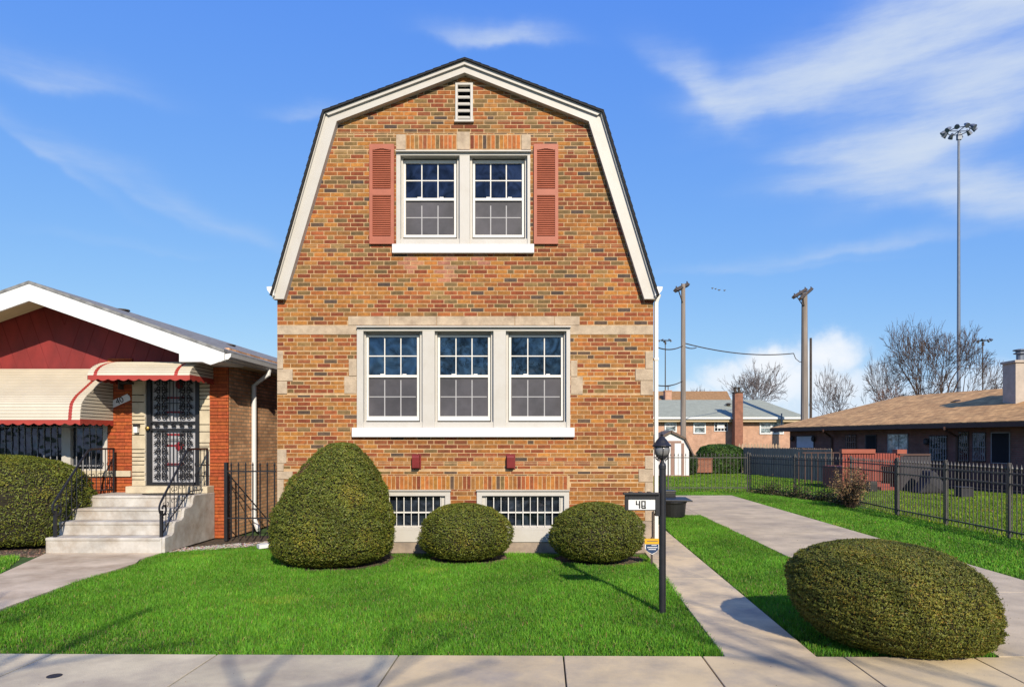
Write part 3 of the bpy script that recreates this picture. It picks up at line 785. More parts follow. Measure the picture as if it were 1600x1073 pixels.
def railing(X, side, back):
    m = MB(); th = .011
    top = [(X, SD[0]+.06, SZ[0]+.82-.26), (X, SD[3]-.05, SZ[3]+.76), (X, SD[3]+.02, SZ[3]+.79), (X, back, SZ[3]+.79)]
    m.tube(top, .019, 6)
    # volute at the foot of the handrail
    c = Vector((X, SD[0]+.13, SZ[0]+.44)); pts = []
    for i in range(18):
        a = math.pi*.72+i*.42; r = .135*(1-i/21); pts.append((X, c.y+math.cos(a)*r, c.z+math.sin(a)*r))
    m.tube([top[0]]+pts, .017, 6)
    m.box(X-.02, SD[0]+.05, SZ[0], X+.02, SD[0]+.09, SZ[0]+.42)
    h = m.build('handrail', 'iron', steps)
    b = MB()
    lowpts = [(SD[0]+.07, SZ[0]+.02), (SD[1]-.02, SZ[0]+.20), (SD[1]+.05, SZ[1]+.06), (SD[2]-.02, SZ[1]+.20), (SD[2]+.05, SZ[2]+.06), (SD[3]-.02, SZ[2]+.22), (SD[3]+.08, SZ[3]+.07), (back, SZ[3]+.07)]
    b.tube([(X, y, z) for y, z in lowpts], .011, 5)
    def low(y):
        for (a, za), (c_, zc) in zip(lowpts[:-1], lowpts[1:]):
            if a <= y <= c_: return za+(zc-za)*(y-a)/(c_-a)
        return SZ[3]+.07
    def hi(y):
        for p, q in zip(top[:-1], top[1:]):
            if p[1] <= y <= q[1]: return p[2]+(q[2]-p[2])*(y-p[1])/(q[1]-p[1])
        return top[-1][2]
    y = SD[0]+.2; k = 0
    while y < back:
        b.tube([(X, y, low(y)), (X, y, hi(y))], .008, 4)
        if k % 2 == 0:
            zc = (low(y)+hi(y))/2
            for s in (-1, 1):
                for u in (-1, 1):
                    pts = []
                    for i in range(9):
                        t_ = i/8; a = t_*5; r = .05*(1-.6*t_); pts.append((X, y+s*(.05-r*math.cos(a)), zc+u*(.10-r*math.sin(a))))
                    b.tube(pts, .006, 4, False)
        y += .125; k += 1
    for y in (back,): b.box(X-.013, y-.013, SZ[3], X+.013, y+.013, SZ[3]+.8)
    b.tube([(X, SD[3]+.1, SZ[3]), (X, back, SZ[3]+.79)], .008, 4) if False else None
    b.build('baluster_panel', 'iron', h)
railing(sx0+.10, 1, 12.42); railing(sx1-.04, -1, 12.42)
m = MB(); m.lathe((PX(262,12.0), 12.02, .836), [(.44,0),(.45,.006),(.44,.014)], 24, 1, .42)
tag(m.build('door_mat', 'black_plastic'), 'dark half round mat lying on the concrete porch before the ornate door', 'mat')
# side gate
GY = 12.2
gate = thing('iron_gate', (PX(392,GY), GY, 0), 'black iron gate with spear tips closing the gap between the two houses', 'gate')
m = MB(); gx0, gx1 = PX(352.5,GY), PX(431,GY)
MB().box(gx0-.02, GY-.02, 0, gx0+.035, GY+.035, PZ(722,GY)).build('post', 'iron', gate); 
m = MB()
for z in (PZ(736,GY), PZ(809,GY)): m.box(gx0+.035, GY-.008, z-.012, gx1, GY+.012, z+.012)
x = gx0+.1
k = 0
while x < gx1:
    top = PZ(726, GY) if k % 1 == 0 else 0
    m.tube([(x, GY, .05), (x, GY, top-.03)], .0125, 5); m.lathe((x, GY, top-.03), [(.008,0),(.019,.03),(.002,.085)], 6); x += .127; k += 1
m.build('picket_panel', 'iron', gate)
m = MB(); m.tube([(gx0+.03, GY+.03, PZ(740,GY)), (PX(405,GY), GY+.6, .2)], .012, 5); m.build('brace', 'iron', gate)
# ================================================================ GROUND
m = MB()
m.box(-400, -60, -.06, 400, 700, -.03); struct(m, 'ground', 'ground_green', origin=(0,0,0))
m = MB(); m.box(-60, -3.8, -.03, 60, 1.2, -.026); struct(m, 'road', 'asphalt', origin=(0,0,0))
m = MB(); m.box(-60, 1.2, -.03, 60, 1.36, .0); struct(m, 'kerb', 'step_concrete', origin=(0,0,0))
def FYE(x): return 5.70-.012*x-.0            # lawn edge of the sidewalk
joints = [-11.3,-9.9,-8.5,-7.0,-5.53,-4.08,-2.70,-1.19,.17,1.31,2.47,3.52,5.0,6.5,8.0,9.5,11.0,12.5]
side = MB(); rr = random.Random(5)
for a, b in zip(joints[:-1], joints[1:]):
    s = rr.uniform(.95, 1.05); c = (.47*s,.45*s,.42*s) if b < -1 else (.50*s,.43*s,.345*s)
    side.col = tuple(q*w_ for q, w_ in zip(c, (1.36,1.22,.88))); g = .006
    for y0, y1 in ((4.18, None),):
        side.prism([(a+g, y0, -.05), (b-g, y0, -.05), (b-g, FYE(b), -.05), (a+g, FYE(a), -.05)], (0, 0, .05))
side.col = None
struct(side, 'sidewalk', 'concrete', bevel=.006)
MB_ = MB(); MB_.box(-11.3, 4.185, -.03, 12.5, 5.6, -.02); struct(MB_, 'sidewalk_bed', 'joint')
m = MB(); m.lathe((PX(85,5.2), 5.2, .0), [(.052,0),(.052,.004),(.035,.006)], 14); tag(m.build('water_valve_cover', 'iron'), 'small round black iron cap set in the pale sidewalk', 'valve cover')
# walkway beside the house
m = MB(); rr = random.Random(6)
ys = [5.66, 7.37, 8.9, 10.4, 11.9, 13.4, 15.0, 16.5]
def wl(y): return 1.50+.012*(y-5.7)*2
def wr(y): return 2.25+.022*(y-5.7)
for a, b in zip(ys[:-1], ys[1:]):
    s = rr.uniform(.96, 1.04); m.col = (.76*s,.59*s,.36*s)
    e = .004
    m.prism([(wl(a), a+e, -.05), (wr(a), a+e, -.05), (wr(b), b-e, -.05), (wl(b), b-e, -.05)], (0,0,.049))
m.col = None
struct(m, 'footpath', 'concrete', bevel=.004)
# driveway
m = MB()
ys = [5.69, 8.1, 10.6, 13.2, 15.9, 22.4]
for a, b in zip(ys[:-1], ys[1:]): m.box(3.76, a+.005, -.05, 6.12, b-.005, -.003)
m.box(1.9, 16.5, -.05, 3.755, 22.4, -.004)
struct(m, 'driveway', 'drive_concrete', bevel=.004)
MB_ = MB(); MB_.box(3.8, 5.7, -.03, 6.08, 22.3, -.022); struct(MB_, 'driveway_bed', 'joint')
# bungalow walk
LWK = [G(73,866), G(254,866), G(212,880), G(118,909), G(-60,972), G(-120,940), G(-60,921), G(0,897)]
LWK = [(-7.80,10.86),(-6.0,10.86),(-6.0,10.3)]+[G(212,880), G(120,908), G(0,952), G(-200,1022), G(-460,1020), G(-200,946), G(0,897)]
m = MB(); m.prism([(x, y, -.045) for x, y in LWK], (0,0,.05)); struct(m, 'bungalow_path', 'path_concrete')
# beds of soil
def disc(cx, cy, rx, ry, n=28, seed=0):
    q = random.Random(seed); return [(cx+rx*math.cos(t)*q.uniform(.93,1.05), cy+ry*math.sin(t)*q.uniform(.93,1.05)) for t in [2*math.pi*i/n for i in range(n)]]
BEDS = [disc(-3.05,10.3,.84,.82,seed=1), disc(-1.12,10.5,.62,.50,seed=2), disc(.85,10.42,.70,.55,seed=3), disc(3.1,6.2,.45,.45,seed=4),
        [(-12,10.3),(-7.82,10.86),(-7.82,12.6),(-12,12.6)], [(-4.3,10.72),(1.7,10.72),(1.7,11.1),(-4.3,11.1)], [(-5.98,11.0),(-5.4,11.55),(-4.25,11.9),(-4.25,13),(-5.98,13)]]
for i, p in enumerate(BEDS):
    mb = MB(); mb.prism([(x, y, -.032) for x, y in p], (0,0,.008+.0011*i)); struct(mb, 'soil_bed', 'soil')
# gravel beside the steps
v = []; f = []; cl = []; rr = random.Random(9)
def pebbles(n, fn, s0, s1, name, label, cols, z=.0):
    mb = MB()
    for _ in range(n):
        x, y = fn(); s = rr.uniform(s0, s1); mb.col = tuple(q*rr.uniform(.7,1.15) for q in rr.choice(cols))
        a = rr.uniform(0, 3.14); ca, sa = math.cos(a)*s, math.sin(a)*s; h = s*rr.uniform(.3,.6); z0 = z-.004
        n0 = len(mb.v); mb.v += [(x+ca, y+sa, z0), (x-sa*.7, y+ca*.7, z0), (x-ca, y-sa, z0), (x+sa*.7, y-ca*.7, z0), (x, y, z0+h)]
        for q in ((0,1,4),(1,2,4),(2,3,4),(3,0,4)): mb.face(tuple(n0+i for i in q))
    mb.col = None
    o = mb.build(name, 'gravel'); tag(o, label, 'gravel' if 'gravel' in name else 'mulch', kind='stuff')
def gfn():
    while True:
        x = rr.uniform(-6.0,-4.5); y = 11.0+(x+6.0)*.62+rr.uniform(-.12,.45)
        if rr.random() < 1-(abs(x+5.5)/1.6): return x, y
pebbles(900, gfn, .012, .032, 'gravel', 'pale stones scattered along the base of the concrete steps', [(.5,.47,.43),(.4,.35,.3),(.3,.2,.15)])
pebbles(1500, lambda: (rr.uniform(-10.5,-7.85), 10.62+rr.random()**1.5*1.0+.1*rr.random()), .012, .03, 'bark_chips', 'reddish brown chips under the clipped hedge at left', [(.2,.11,.07),(.3,.2,.14),(.12,.07,.05)], z=-.02)
def bfn():
    c = rr.choice([(-3.1,10.2,.95,.9),(-1.12,10.4,.72,.5),(.85,10.35,.78,.62),(3.1,6.2,.45,.45)]); t = rr.uniform(0,6.28); r_ = rr.uniform(.5,1.0)
    return c[0]+c[2]*r_*math.cos(t), c[1]+c[3]*r_*math.sin(t)
pebbles(1400, bfn, .008, .02, 'fallen_leaves', 'dry brown litter under the clipped bushes', [(.2,.12,.07),(.12,.08,.05),(.28,.2,.12)], z=-.018)
def dfn():
    while True:
        x = rr.uniform(-5.5, 6.1); y = rr.uniform(4.3, 15)
        if y < 5.6 or (1.6 < x < 2.35) or 3.8 < x: return x, y
pebbles(420, dfn, .004, .013, 'leaf_litter', 'specks of dry leaf and grit lying on the paving', [(.22,.14,.07),(.12,.09,.06),(.3,.26,.2)], z=.001)
m = MB(); m.obox((PX(409,11.4), 11.3, .0), (.30,.22,.02), (-.1,.14,0), (0,0,.06)); tag(m.build('splash_block', 'bright_white'), 'short white downspout extension lying on the grass beside the tall bush', 'downspout')
# ---------------------------------------------------------------- grass blades
rng = np.random.default_rng(11)
def inpoly(P, x, y):
    c = np.zeros(len(x), bool); n = len(P); j = n-1
    for i in range(n):
        xi, yi = P[i]; xj, yj = P[j]
        if yi != yj:
            t = ((yi > y) != (yj > y)) & (x < (xj-xi)*(y-yi)/(yj-yi)+xi); c ^= t
        j = i
    return c
def vnoise(x, y, s, seed):
    q = np.random.default_rng(seed); o = np.zeros_like(x)
    for k in range(7):
        a = q.uniform(0, 6.28); w = s*q.uniform(.5, 2.2); o += np.sin((x*np.cos(a)+y*np.sin(a))*w+q.uniform(0, 6.28)+1.3*np.sin((x*np.sin(a)-y*np.cos(a))*w*.7))
    return o/4.2
def grass(name, poly, dens, hgt, wid, label, cuts=(), near=None, base=(.125,.335,.022), zb=-.035, tint=1.0):
    P = np.array(poly); lo = P.min(0); hi = P.max(0); A = (hi[0]-lo[0])*(hi[1]-lo[1]); n = int(A*dens)
    x = rng.uniform(lo[0], hi[0], n); y = rng.uniform(lo[1], hi[1], n); k = inpoly(poly, x, y)
    for c in cuts: k &= ~inpoly(c, x, y)
    x = x[k]; y = y[k]; n = len(x)
    pn = vnoise(x, y, 2.2, 3); pn2 = vnoise(x, y, 7, 5)
    h = hgt*(1+.22*pn+.2*pn2)*rng.uniform(.6, 1.25, n); a = rng.uniform(0, 6.28, n)
    ln = rng.uniform(.1, .75, n)*h; la = rng.uniform(0, 6.28, n)+pn2
    w = wid*rng.uniform(.7, 1.3, n)
    dx, dy = np.cos(a)*w, np.sin(a)*w; lx, ly = np.cos(la)*ln, np.sin(la)*ln
    z0 = np.full(n, zb)
    v = np.stack([np.stack([x-dx, y-dy, z0], 1), np.stack([x+dx, y+dy, z0], 1), np.stack([x+lx*.4+dx*.7, y+ly*.4+dy*.7, z0+h*.6], 1), np.stack([x+lx*.4-dx*.7, y+ly*.4-dy*.7, z0+h*.6], 1), np.stack([x+lx, y+ly, z0+h*np.sqrt(1-(ln/h)**2*.6)], 1)], 1).reshape(-1, 3)
    b = np.arange(n)*5
    f = np.stack([np.stack([b, b+1, b+2], 1), np.stack([b, b+2, b+3], 1), np.stack([b+3, b+2, b+4], 1)], 1).reshape(-1, 3)
    c = np.array(base)[None, :]*(1+.24*pn+.14*pn2)[:, None]*rng.uniform(.65, 1.35, n)[:, None]
    dd_ = (rng.random(n) < .035+.05*(vnoise(x, y, 1.4, 21) > .7))[:, None]; c = np.where(dd_, np.array([.30,.26,.11])[None,:], c)
    yl = (rng.random(n) < .13)[:, None]; c = np.where(yl, c*np.array([1.9, 1.15, 1.6])[None, :], c)
    yl2 = (vnoise(x, y, 3.1, 8) > .9)[:, None]; c = np.where(yl2, c*np.array([1.35,1.08,1.2]), c)
    o = npmesh(name, v, f, 'grass', cols=np.repeat(c, 3, 0)*tint)
    return tag(o, label, 'grass', kind='stuff')
beds = BEDS[:4]
lawnL = [(-4.3,10.95),(1.60,10.75),(1.62,9.2),(1.50,5.70)]+[(x, FYE(x)+.005) for x in (1,0,-1,-2,-3,-4,-5)]+[(-5.4,FYE(-5.4)), G(0,952), G(118,908), G(212,880), (-5.98,10.35), (-5.98,10.95), (-5.5,11.25),(-5.0,11.55),(-4.45,11.85)]
far_ = [p for p in lawnL]
grass('front_lawn', lawnL, 7000, .054, .0033, 'bright green mown lawn before the tall brick house', beds)
grass('verge_lawn', [(2.27,5.74),(3.76,5.70),(3.76,16.5),(2.9,16.5),(2.5,14.2),(2.44,13),(2.36,9)], 5200, .054, .0038, 'narrow strip of lawn between the footpath and the driveway', [BEDS[3]])
grass('drive_lawn', [(6.12,5.7),(8.44,5.7),(8.44,19.3),(7.9,20.6),(7.0,23.8),(1.9,23.8),(1.9,22.45),(6.12,22.45)], 2300, .06, .006, 'long lawn between the driveway and the black iron fence')
grass('bungalow_lawn', [(-13,10.25),(-8.0,10.6),G(0,897),G(-200,946),(-13,8)], 2600, .06, .005, 'small patch of lawn left of the bungalow path')
grass('neighbour_lawn', [(8.5,5.7),(20,5.7),(15.2,25),(11.5,30),(8.8,19.5),(8.5,17)], 900, .06, .009, 'sunny lawn beyond the black iron fence', base=(.17,.30,.02))
grass('rear_lawn', [(1.9,24.0),(7.1,24.0),(8.8,19.4),(12,30),(10.6,38),(1.9,38)], 500, .06, .013, 'lawn around the garden shed behind the rear fence', base=(.14,.29,.02))
# ================================================================ CLIPPED BUSHES
def bush(name, label, cx, cy, prof, rx, ry, n, leaf, seed, cat='bush', cols=((.19,.215,.026),(.15,.18,.022),(.24,.225,.028),(.105,.13,.019),(.25,.185,.027)), wts=(4,4,2.4,2,.4), lumps=.045, lean=None, zc=0, patch=(), dry=.0):
    q = np.random.default_rng(seed)
    zs = np.array([p[0] for p in prof]); rs = np.array([p[1] for p in prof])
    # sample along the profile by area
    t = np.linspace(0, len(zs)-1, 400); zz = np.interp(t, np.arange(len(zs)), zs); rr_ = np.interp(t, np.arange(len(zs)), rs)
    dl = np.sqrt(np.diff(zz)**2+(np.diff(rr_)*rx)**2); ar = dl*((rr_[1:]+rr_[:-1])/2+.01); cdf = np.concatenate([[0], np.cumsum(ar)]); cdf /= cdf[-1]
    def samp(n):
        tt = np.interp(q.random(n), cdf, t); z = np.interp(tt, np.arange(len(zs)), zs); r = np.interp(tt, np.arange(len(zs)), rs)
        e = .02; r2 = np.interp(np.minimum(tt+e, len(zs)-1), np.arange(len(zs)), rs); z2 = np.interp(np.minimum(tt+e, len(zs)-1), np.arange(len(zs)), zs)
        r1 = np.interp(np.maximum(tt-e, 0), np.arange(len(zs)), rs); z1 = np.interp(np.maximum(tt-e, 0), np.arange(len(zs)), zs)
        nz = -(r2-r1)*rx; nr = (z2-z1); L_ = np.sqrt(nz**2+nr**2)+1e-9
        return z, r, nr/L_, nz/L_
    def pos(z, r, th, inset):
        lx = lean(z) if lean else 0
        return np.stack([cx+lx+np.cos(th)*(r*rx-inset), cy+np.sin(th)*(r*ry-inset), zc+z], 1)
    z, r, nr, nz = samp(n); th = q.uniform(0, 6.2832, n)
    X, Y = np.cos(th)*r*rx*1.0, np.sin(th)*r*ry
    nn = (vnoise(X*1.0+z*1.7, Y+z*2.3, 3.2, seed+1)*.6+vnoise(X-z*2, Y*1.3+z*1.1, 8.5, seed+2)*.4)
    n3 = vnoise(X*1.1+z*3, Y*1.1-z*3.3, 19, seed+3)
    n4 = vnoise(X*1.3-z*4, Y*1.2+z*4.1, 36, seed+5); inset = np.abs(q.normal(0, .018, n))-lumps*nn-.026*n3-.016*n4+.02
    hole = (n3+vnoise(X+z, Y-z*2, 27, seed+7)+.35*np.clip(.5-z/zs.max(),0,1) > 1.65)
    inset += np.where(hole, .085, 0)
    inset -= np.where(q.random(n) < .02, q.uniform(.01,.035,n), 0)
    p = pos(z, r, th, inset)
    nrm = np.stack([np.cos(th)*nr, np.sin(th)*nr, nz], 1)+q.normal(0, .55, (n, 3)); nrm /= np.linalg.norm(nrm, axis=1)[:, None]
    d = np.cross(nrm, q.normal(0, 1, (n, 3))); d /= np.linalg.norm(d, axis=1)[:, None]; e = np.cross(nrm, d)
    L_ = leaf*q.uniform(.6, 1.4, n)[:, None]; W = L_*.38
    tip = nrm*L_*.35
    v = np.stack([p-d*L_*.5, p+e*W*.5+tip*.3, p+d*L_*.5+tip, p-e*W*.5+tip*.3], 1).reshape(-1, 3)
    f = np.arange(n*4).reshape(-1, 4)
    C_ = np.array(cols); w = np.array(wts, float); w /= w.sum(); ci = q.choice(len(cols), n, p=w)
    c = C_[ci]*q.uniform(.72, 1.28, n)[:, None]; c[hole] *= np.array([.75,.55,.6])  # hollows darkened: crevice shade put into the leaf colour
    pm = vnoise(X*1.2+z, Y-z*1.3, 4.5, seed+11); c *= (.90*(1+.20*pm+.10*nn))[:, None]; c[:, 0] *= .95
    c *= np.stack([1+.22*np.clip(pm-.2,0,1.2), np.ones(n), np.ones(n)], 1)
    for (pth, pz, pr, pc) in patch:
        k = ((np.angle(np.exp(1j*(th-pth)))*rx)**2+(z-pz)**2 < pr**2) & (q.random(n) < .75); c[k] = np.array(pc)*q.uniform(.7,1.3,(k.sum(),1))
    th_root = thing(name, (cx, cy, 0), label, cat)
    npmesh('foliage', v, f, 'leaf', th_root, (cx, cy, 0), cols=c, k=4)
    # dark core hull: shade inside the bush given as near-black colour
    mb = MB(); K = 40; pr = [(max(.01, a_*rx-.085), z_) for z_, a_ in zip(np.interp(np.linspace(0,len(zs)-1,26), np.arange(len(zs)), zs), np.interp(np.linspace(0,len(zs)-1,26), np.arange(len(zs)), rs))]
    n0 = 0
    for r_, z_ in pr:
        lx = lean(z_) if lean else 0
        for j in range(K):
            a = 2*math.pi*j/K; jj = R.uniform(.97, 1.02)
            mb.v.append((cx+lx+r_*math.cos(a)*jj, cy+r_*math.sin(a)*jj*ry/rx, zc+z_*.97+.01))
    for i in range(len(pr)-1):
        for j in range(K): a = i*K+j; b = i*K+(j+1) % K; mb.face((a, b, b+K, a+K))
    mb.face(tuple(range(K-1, -1, -1))); mb.face(tuple((len(pr)-1)*K+j for j in range(K)))
    mb.build('dark_core', 'bush_core', th_root)
    mb = MB(); q2 = random.Random(seed)
    for _ in range(9):
        a = q2.uniform(0, 6.28); rr0 = q2.uniform(.02,.12); mb.tube([(cx+rr0*math.cos(a), cy+rr0*math.sin(a), -.03), (cx+rx*.45*math.cos(a), cy+ry*.45*math.sin(a), zs[0]+.12)], .018, 5)
    mb.build('stem', 'twig', th_root)
    return th_root
# tall egg-shaped yew
def pr_from(pxs, cxp, d, hw):
    return [(PZ(py, d), w/hw) for py, w in pxs]
cxp = 521; dT = 10.15
def leanT(z): return np.interp(z, [.0, .6, 1.2, 1.72], [0,.0,.05,.13]) if not np.isscalar(z) else float(np.interp(z, [.0,.6,1.2,1.72], [0,0,.05,.13]))
profT = [(.00,.62),(.05,.78),(.14,.93),(.30,1.0),(.55,.995),(.80,.93),(1.05,.82),(1.25,.70),(1.42,.57),(1.56,.44),(1.66,.34),(1.72,.20),(1.74,.0)]
bush('tall_yew', 'tall cone shaped clipped yew at the left corner of the brick house', PX(521,dT), dT, profT, .895, .85, 80000, .028, 21, lean=leanT, patch=((-2.45,1.36,.10,(.17,.09,.05)),))
profR = [(.02,.50),(.07,.74),(.17,.91),(.32,1.0),(.46,.985),(.58,.9),(.68,.76),(.76,.56),(.81,.34),(.835,.0)]
bush('round_yew', 'small rounded clipped yew between the two basement windows', PX(727.5,10.35), 10.35, profR, .715, .56, 36000, .026, 31)
bush('round_yew', 'rounded clipped yew under the right basement window beside the lamp post', PX(933,10.25), 10.25, [(z*1.03,r) for z,r in profR], .725, .62, 38000, .026, 41)
profB = [(.0,.66),(.04,.80),(.11,.90),(.22,.97),(.36,1.0),(.50,.985),(.62,.91),(.71,.78),(.78,.58),(.82,.34),(.835,.0)]
def leanB(z): return np.interp(z, [0,.3,.85], [.14,.03,-.15]) if not np.isscalar(z) else float(np.interp(z, [0,.3,.85], [.14,.03,-.15]))
bush('large_yew', 'very large wide clipped yew with brownish leaves beside the driveway at the sidewalk', 3.075, 6.12, [(z*1.055,r) for z,r in profB], .868, .78, 135000, .0195, 51, lean=leanB, cols=((.20,.205,.026),(.155,.17,.022),(.26,.22,.03),(.115,.13,.019),(.27,.17,.03)), wts=(4,3.5,2.5,2,.8), lumps=.03)
profH = [(.05,.80),(.15,.93),(.45,1.0),(.85,1.0),(1.1,.95),(1.3,.82),(1.42,.62),(1.5,.35),(1.53,0)]
bush('clipped_hedge', 'wide clipped hedge under the barred window left of the concrete steps', -9.25, 11.72, profH, 1.62, .74, 52000, .034, 61, cat='hedge')
SKYFIT = ((.125,.144,.85),(.325,.2466,.60),(.88,.439,.10))
CLOUD = (3.9, 4.5, 5.4)
CUMUL = (5.7, 5.9, 6.2)
SUN_E = 4.6
EXPO = 0.44
# ================================================================ LAMP POST
LD = 7.17; lx = PX(1035, LD)
lamp = thing('lamp_post', (lx, LD, 0), 'black metal lamp post with glass lantern and a house number sign on the front lawn', 'lamp post')
def lz(py): return PZ(py, LD)
MB().lathe((lx, LD, -.03), [(.036,0),(.036,lz(733)+.03),(.039,lz(732)+.03),(.039,lz(727)+.03),(.03,lz(724)+.03),(.018,lz(721)+.03),(.014,lz(718)+.03),(.022,lz(716.5)+.03)], 20).build('post', 'iron', lamp, smooth=False)
lc = lx-.006
lant = MB().lathe((lc, LD, 0), [(.016,lz(718)),(.045,lz(716)),(.05,lz(714)),(.052,lz(712.5))], 20).lathe((lc, LD, 0), [(.095,lz(697.5)),(.1,lz(696.5)),(.097,lz(695.5)),(.075,lz(692)),(.055,lz(687.5)),(.032,lz(683.5)),(.014,lz(681)),(.014,lz(680)),(.018,lz(679)),(.006,lz(677)),(.002,lz(674))], 24).build('lantern', 'iron', lamp, smooth=False)
gp = [(.05,lz(712.5)),(.068,lz(709.5)),(.078,lz(705.5)),(.079,lz(702)),(.074,lz(698)),(.07,lz(697.3))]
MB().lathe((lc, LD, 0), gp, 24).build('lantern_glass', 'lamp_glass', lant, smooth=True)
m = MB()
for k in range(6):
    a = rad(30+60*k); m.tube([(lc+(r+.003)*math.cos(a), LD+(r+.003)*math.sin(a), z) for r, z in gp], .0045, 4)
for k in range(8):
    a = rad(45*k); pts = [(lc+(.055+.016*math.sin(t*5))*math.cos(a), LD+(.055+.016*math.sin(t*5))*math.sin(a), lz(712.5)-.05*t) for t in (0,.25,.5,.75,1)]
    m.tube(pts, .004, 4)
m.build('lantern_cage', 'iron', lant)
sf = LD-.03
m = MB()
m.px(975,770,1031,773,sf-.045,sf+.07); m.px(977,773,982,797,sf-.02,sf+.045); m.px(1024.5,773,1031,806,sf-.02,sf+.045); m.px(982,773,1024.5,779.5,sf-.02,sf+.045)
m.px(982,796,1024.5,797.2,sf-.02,sf+.045); m.px(982,779.5,1024.5,796,sf+.0,sf+.04)
for x0 in (984,999,1013): m.px(x0,768.8,x0+6,770,sf-.045,sf+.07)
sg = m.build('number_sign', 'iron', lamp, bevel=.002)
MB().px(982,779.5,1024.5,796.5,sf-.006,sf-.0005).build('sign_face', 'sign_white', sg)
m = MB(); a, b = sf-.009, sf-.0065
m.px(993.6,782,995.4,788.5,a,b); m.px(993.6,786.9,999.4,788.5,a,b); m.px(998.4,782,1000.4,794,a-.001,b)
m.px(1002,782,1004,793.5,a,b); m.px(1007,782,1009,793.5,a,b); m.px(1004,782,1007,783.6,a-.001,b); m.px(1004,789.2,1009,790.6,a-.001,b); m.px(1003,792.2,1009.5,794.2,a-.002,b)
m.build('digits', 'sign_black', sg)
# security company yard sign
YD = 9.95; yx = PX(1018.5, YD)
ys_ = thing('yard_sign', (yx, YD, 0), 'yellow and navy shield shaped yard sign on a stake by the tall house corner', 'sign')
MB().box(yx-.014, YD+.006, -.03, yx+.014, YD+.02, PZ(862, YD)).build('stake', 'pole_dark', ys_)
def shield(mb, x0, x1, y0, y1, yf, th, tipdrop):
    w = x1-x0; pts = [(x0, y0), (x1, y0), (x1, y0+(y1-y0)*.55), (x0+w*.80, y0+(y1-y0)*.80), ((x0+x1)/2, y1), (x0+w*.20, y0+(y1-y0)*.80), (x0, y0+(y1-y0)*.55)]
    mb.prism([(PX(a, YD), yf, PZ(b, YD)) for a, b in pts][::-1], (0, th, 0))
m = MB(); shield(m, 1007.8, 1030, 845, 866, YD-.004, .01, 0); sb = m.build('board', 'sign_white', ys_)
m = MB(); shield(m, 1009.2, 1028.6, 850, 864.6, YD-.008, .0035, 0); m.build('navy_shield', 'sign_navy', sb)
MB().px(1007.4,841,1030.4,849.6,YD-.010,YD-.0045).build('yellow_band', 'sign_yellow', sb)
m = MB()
for y, a, b in ((854.0,1011.5,1026.5),(857.0,1013.5,1024.5)):
    x = a; rr = random.Random(int(y))
    while x < b: w = rr.uniform(.9,1.5); m.px(x, y, x+w, y+1.5, YD-.0105, YD-.0085); x += w+.35
m.px(1018,851,1026,851.9,YD-.0105,YD-.0085)
m.build('lettering', 'sign_white', sb)
m = MB(); x = 1011
while x < 1027: m.px(x, 844.2, x+.9, 845.6, YD-.0115, YD-.0105); x += 1.3
m.build('lettering', 'sign_navy', sb)
# black tub with lid
TD = 16.1; tx = PX(1049, TD)
tub = thing('plastic_tub', (tx, TD, 0), 'black plastic tub with a tilted flat lid standing on the concrete behind the brick house', 'tub')
MB().lathe((tx, TD, 0), [(.29,0),(.31,.02),(.335,.30),(.345,.33),(.36,.34),(.36,.37),(.34,.375),(.33,.36),(.30,.12)], 28).build('tub_body', 'black_plastic', tub)
m = MB(); m.obox((tx-.36, TD-.34, .385), (.80,.06,-.015), (-.03,.66,.03), (0,0,.03)); m.build('lid', 'black_plastic', tub, bevel=.008)
m = MB(); m.box(tx-.25, TD+.4, 0, tx+.18, TD+.75, .54); m.box(tx-.27, TD+.38, .541, tx+.20, TD+.77, .575); tag(m.build('storage_bin', 'black_plastic', bevel=.015), 'black square bin standing behind the round tub', 'bin')
# ================================================================ FENCES
def fence(name, label, pts, h, rail_zs, gap, post_gap, mat, finial=True, post_r=.022, pick_r=.0062):
    root = thing(name, (pts[0][0], pts[0][1], 0), label, 'fence')
    M0 = None
    for (x0, y0), (x1, y1) in zip(pts[:-1], pts[1:]):
        L = math.hypot(x1-x0, y1-y0); n = max(1, round(L/post_gap)); ux, uy = (x1-x0)/L, (y1-y0)/L
        for k in range(n+(1 if (x1, y1) == pts[-1] else 0)):
            px_, py_ = x0+ux*L*k/n, y0+uy*L*k/n
            MB().box(px_-post_r, py_-post_r, -.03, px_+post_r, py_+post_r, h+.04).box(px_-post_r*1.25, py_-post_r*1.25, h+.04, px_+post_r*1.25, py_+post_r*1.25, h+.065).build('post', mat, root)
        for k in range(n):
            m = MB(); a = L*k/n+post_r; b = L*(k+1)/n-post_r
            for z in rail_zs:
                m.obox((x0+ux*a-uy*.012, y0+uy*a+ux*.012, z-.014), (ux*(b-a), uy*(b-a), 0), (uy*.024, -ux*.024, 0), (0,0,.028))
            q = max(2, int((b-a)/gap)); st = (b-a)/q
            for j in range(q):
                s = a+st*(j+.5); X, Y = x0+ux*s, y0+uy*s
                m.box(X-pick_r, Y-pick_r, .03, X+pick_r, Y+pick_r, h-.07)
                if finial: m.lathe((X, Y, h-.07), [(pick_r,0),(.024,.035),(.014,.06),(.002,.11)], 5)
            m.build('picket_panel', mat, root)
    return root
M('fence_black', (.085,.078,.075), .35, .2, 8)
M('fence_dark', (.075,.07,.066), .6, .2, 8)
fence('iron_fence', 'black spear topped iron fence along the right of the driveway lawn', [(8.47,8.6),(8.47,16.5)], 1.30, (1.17,.98,.12), .118, 1.93, 'fence_black')
fence('iron_fence', 'dark iron fence section angling back behind the dry brown shrub', [(8.47,16.56),(8.60,19.3),(7.15,23.86)], 1.28, (1.17,1.0,.12), .118, 2.3, 'fence_dark')
